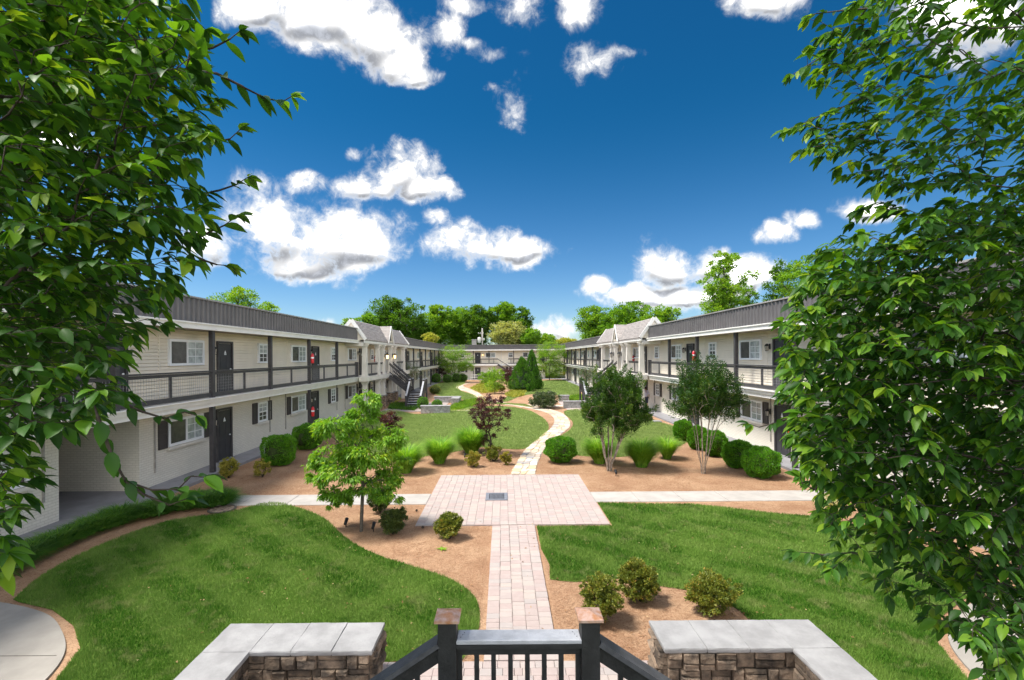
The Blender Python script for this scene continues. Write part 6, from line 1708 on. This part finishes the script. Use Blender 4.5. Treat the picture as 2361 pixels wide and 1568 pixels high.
# pine cones and litter
for i, (px, py, lab) in enumerate([(1666/1.7348,2048/1.7348,'brown pine cone near the brick square edge'),(1691/1.7348,2116/1.7348,'pine cone just below the brick square corner'),(600+0,1245,'')]):
    if not lab: continue
    x, y = gpos(px, py); b = MB()
    for k in range(26):
        a = k*2.4; z = 0.01+k*0.0022; r_ = 0.038*math.sin(math.pi*min(1,(k+4)/32)); c = Vector((r_*math.cos(a), r_*math.sin(a), z)); b.bar((0,0,z-0.004), c, 0.014, 0.005)
    o = b.build('pine_cone', M['bark'], loc=(x, y, 0.01)); tag(o, lab, 'pine cone')
x, y = gpos(1018,1268); Q = np.zeros((22,3)); a = rng.uniform(0,6.28,22); D = np.stack([np.cos(a)*.8, np.sin(a)*.8, np.full(22,.7)],1)
o = blades('weed', Q, D, 0.12*rng.uniform(.6,1.2,22), 0.035, M['L_lime'], seg=3); o.location = (x, y, 0); tag(o, 'small lime green weed below the lone azalea', 'plant'); del o['kind']
# utility pole with transformer behind the distant block
v = at(1112,765,99); T = thing('utility_pole', 'weathered pole with a white transformer behind the distant block', 'pole', (v.x, 99, 0))
zt = at(1112,757,99).z
b = MB(); b.tube([(0,0,0),(0,0,zt)], [0.19,0.15], 10); b.build('pole', M['pole'], T, smooth=True)
b = MB(); b.lathe([(0.05,-0.62),(0.36,-0.55),(0.38,0.45),(0.30,0.6),(0.05,0.66)], (-0.62,0,zt-2.5), 14); tr = b.build('transformer', M['white'], T, smooth=True)
b = MB(); b.bar((0,0,zt-2.3),(-0.6,0,zt-2.3),0.12,0.12); b.build('bracket', M['grate'], tr)
b = MB(); b.bar((-0.9,0,zt-1.1),(0.3,0,zt-1.1),0.1,0.12); b.build('crossarm', M['pole'], T)
for xx in (-0.8,-0.4,0.25): b = MB(); b.lathe([(0.03,0),(0.07,0.05),(0.03,0.1),(0.07,0.15),(0.02,0.22)], (xx,0,zt-1.04), 8); b.build('insulator', M['white'], T)
b = MB(); b.lathe([(0.05,-0.25),(0.16,-0.2),(0.16,0.15),(0.04,0.22)], (0.35,0,zt-2.3), 10); b.build('lightning_arrester', M['white'], T)
v2 = at(1096,780,97); T = thing('chimney', 'small brown chimney beside the transformer on the distant roof', 'chimney', (v2.x, 93, 5.95))
b = MB(); b.bbox((-0.45,-0.4,0),(0.45,0.4,1.5),0.02); b.build('stack', M['pole'], T); b = MB(); b.bbox((-0.52,-0.47,1.501),(0.52,0.47,1.62),0.02); b.build('cap', M['cap'], T)
# white garden bench in front of the distant door
x, y = gpos(1096,872); T = thing('bench', 'small white bench in front of the distant block', 'bench', (-5.0, 84.6, 0))
b = MB()
for i in range(4): b.box((-0.9,-0.2+i*0.12,0.44),(0.9,-0.1+i*0.12,0.47))
b.build('seat', M['white'], T)
b = MB()
for i in range(7): b.box((-0.86+i*0.27,0.25,0.5),(-0.80+i*0.27,0.28,0.95))
b.box((-0.9,0.24,0.95),(0.9,0.29,1.02)); b.build('backrest', M['white'], T)
for xx in (-0.85,0.85):
    for yy_ in (-0.16,0.24): b = MB(); b.box((xx-0.03,yy_-0.03,0),(xx+0.03,yy_+0.03,0.44)); b.build('leg', M['white'], T)

# ------------------------------------------------------------------ the person on the right walkway
def person(x, y, z):
    T = thing('person', 'person in pale lavender shirt and dark shorts walking along the right walkway', 'person', (x, y, z))
    skin = mat('skin', (0.42,0.25,0.18), 0.6, 0.05); shirt = mat('lavender_shirt', (0.56,0.54,0.66), 0.8, 0.06, 9.0, bump=0.3, bscale=20); sh = mat('dark_denim', (0.045,0.055,0.085), 0.85, 0.15); hair = mat('dark_hair', (0.03,0.022,0.018), 0.7)
    J = {'pel':(0,0,0.93),'wai':(0,0.01,1.08),'che':(0,0.015,1.30),'nb':(0,0.01,1.47),'hd':(0,0.02,1.56),'ht':(0,0.02,1.68),
     'ls':(-0.17,0.01,1.42),'le':(-0.235,-0.03,1.14),'lw':(-0.22,0.09,0.90),'rs':(0.17,0.01,1.42),'re':(0.235,-0.06,1.15),'rw':(0.24,-0.02,0.90),
     'lh':(-0.09,0,0.90),'lk':(-0.10,0.10,0.50),'la':(-0.10,0.03,0.09),'lf':(-0.10,0.17,0.03),'rh':(0.09,0,0.90),'rk':(0.10,-0.02,0.50),'ra':(0.10,-0.20,0.12),'rf':(0.10,-0.10,0.03)}
    Rr = {'pel':0.145,'wai':0.135,'che':0.155,'nb':0.055,'hd':0.085,'ht':0.080,'ls':0.07,'le':0.045,'lw':0.03,'rs':0.07,'re':0.045,'rw':0.03,'lh':0.10,'lk':0.06,'la':0.04,'lf':0.035,'rh':0.10,'rk':0.06,'ra':0.04,'rf':0.035}
    E = [('pel','wai'),('wai','che'),('che','nb'),('nb','hd'),('hd','ht'),('che','ls'),('ls','le'),('le','lw'),('che','rs'),('rs','re'),('re','rw'),('pel','lh'),('lh','lk'),('lk','la'),('la','lf'),('pel','rh'),('rh','rk'),('rk','ra'),('ra','rf')]
    for s_, w_ in ((-1,'lw'),(1,'rw')):
        p = Vector(J[w_])
        for i in range(4):
            a, c = w_+'f%d'%i, w_+'g%d'%i; J[a] = tuple(p+Vector((0.012*s_, -0.03+0.02*i, -0.085))); J[c] = tuple(Vector(J[a])+Vector((-0.01*s_, 0.005, -0.055-0.008*(i in (1,2))))); Rr[a] = 0.010; Rr[c] = 0.008; E += [(w_, a), (a, c)]
        a, c = w_+'t', w_+'u'; J[a] = tuple(p+Vector((-0.01*s_, 0.035, -0.05))); J[c] = tuple(p+Vector((-0.015*s_, 0.05, -0.09))); Rr[a] = 0.011; Rr[c] = 0.009; E += [(w_, a), (a, c)]
    def skinned(nm, names, ed, grow_, m_):
        idx = {n: i for i, n in enumerate(names)}; me = bpy.data.meshes.new(nm)
        me.from_pydata([J[n] for n in names], [(idx[a], idx[c]) for a, c in ed], []); o = ob(nm, me, T)
        md = o.modifiers.new('s', 'SKIN'); sv = me.skin_vertices[0].data
        for n, i in idx.items(): sv[i].radius = (Rr[n]+grow_, (Rr[n]+grow_)*(0.72 if n in ('pel','wai','che') else 1)); sv[i].use_root = (i == 0)
        o.modifiers.new('u', 'SUBSURF').render_levels = 1; me.materials.append(m_)
        md.use_smooth_shade = True
        return o
    skinned('body', list(J), E, 0, skin)
    skinned('shirt', ['pel','wai','che','ls','rs','le','re'], [('pel','wai'),('wai','che'),('che','ls'),('che','rs'),('ls','le'),('rs','re')], 0.022, shirt)
    skinned('shorts', ['pel','lh','rh','lk','rk'], [('pel','lh'),('pel','rh'),('lh','lk'),('rh','rk')], 0.020, sh)
    b = MB(); b.lathe([(0.06,1.585),(0.102,1.60),(0.108,1.67),(0.085,1.74),(0.02,1.772)], (0,0.005,0), 12); b.build('hair', hair, T, smooth=True)
    b = MB(); b.box((-0.045,0.085,1.635),(-0.022,0.106,1.648)); b.box((0.022,0.085,1.635),(0.045,0.106,1.648)); b.bar((0,0.095,1.63),(0,0.125,1.595),0.02,0.02); b.build('eyes_and_nose', hair, T)
    for xx, yy_ in ((-0.10,0.10),(0.10,-0.14)):
        b = MB(); b.bbox((xx-0.05,yy_-0.12,0.0),(xx+0.05,yy_+0.14,0.085),0.03); b.build('shoe', M['white'], T)
    return T
person(10.82, 35.9, 0.1)
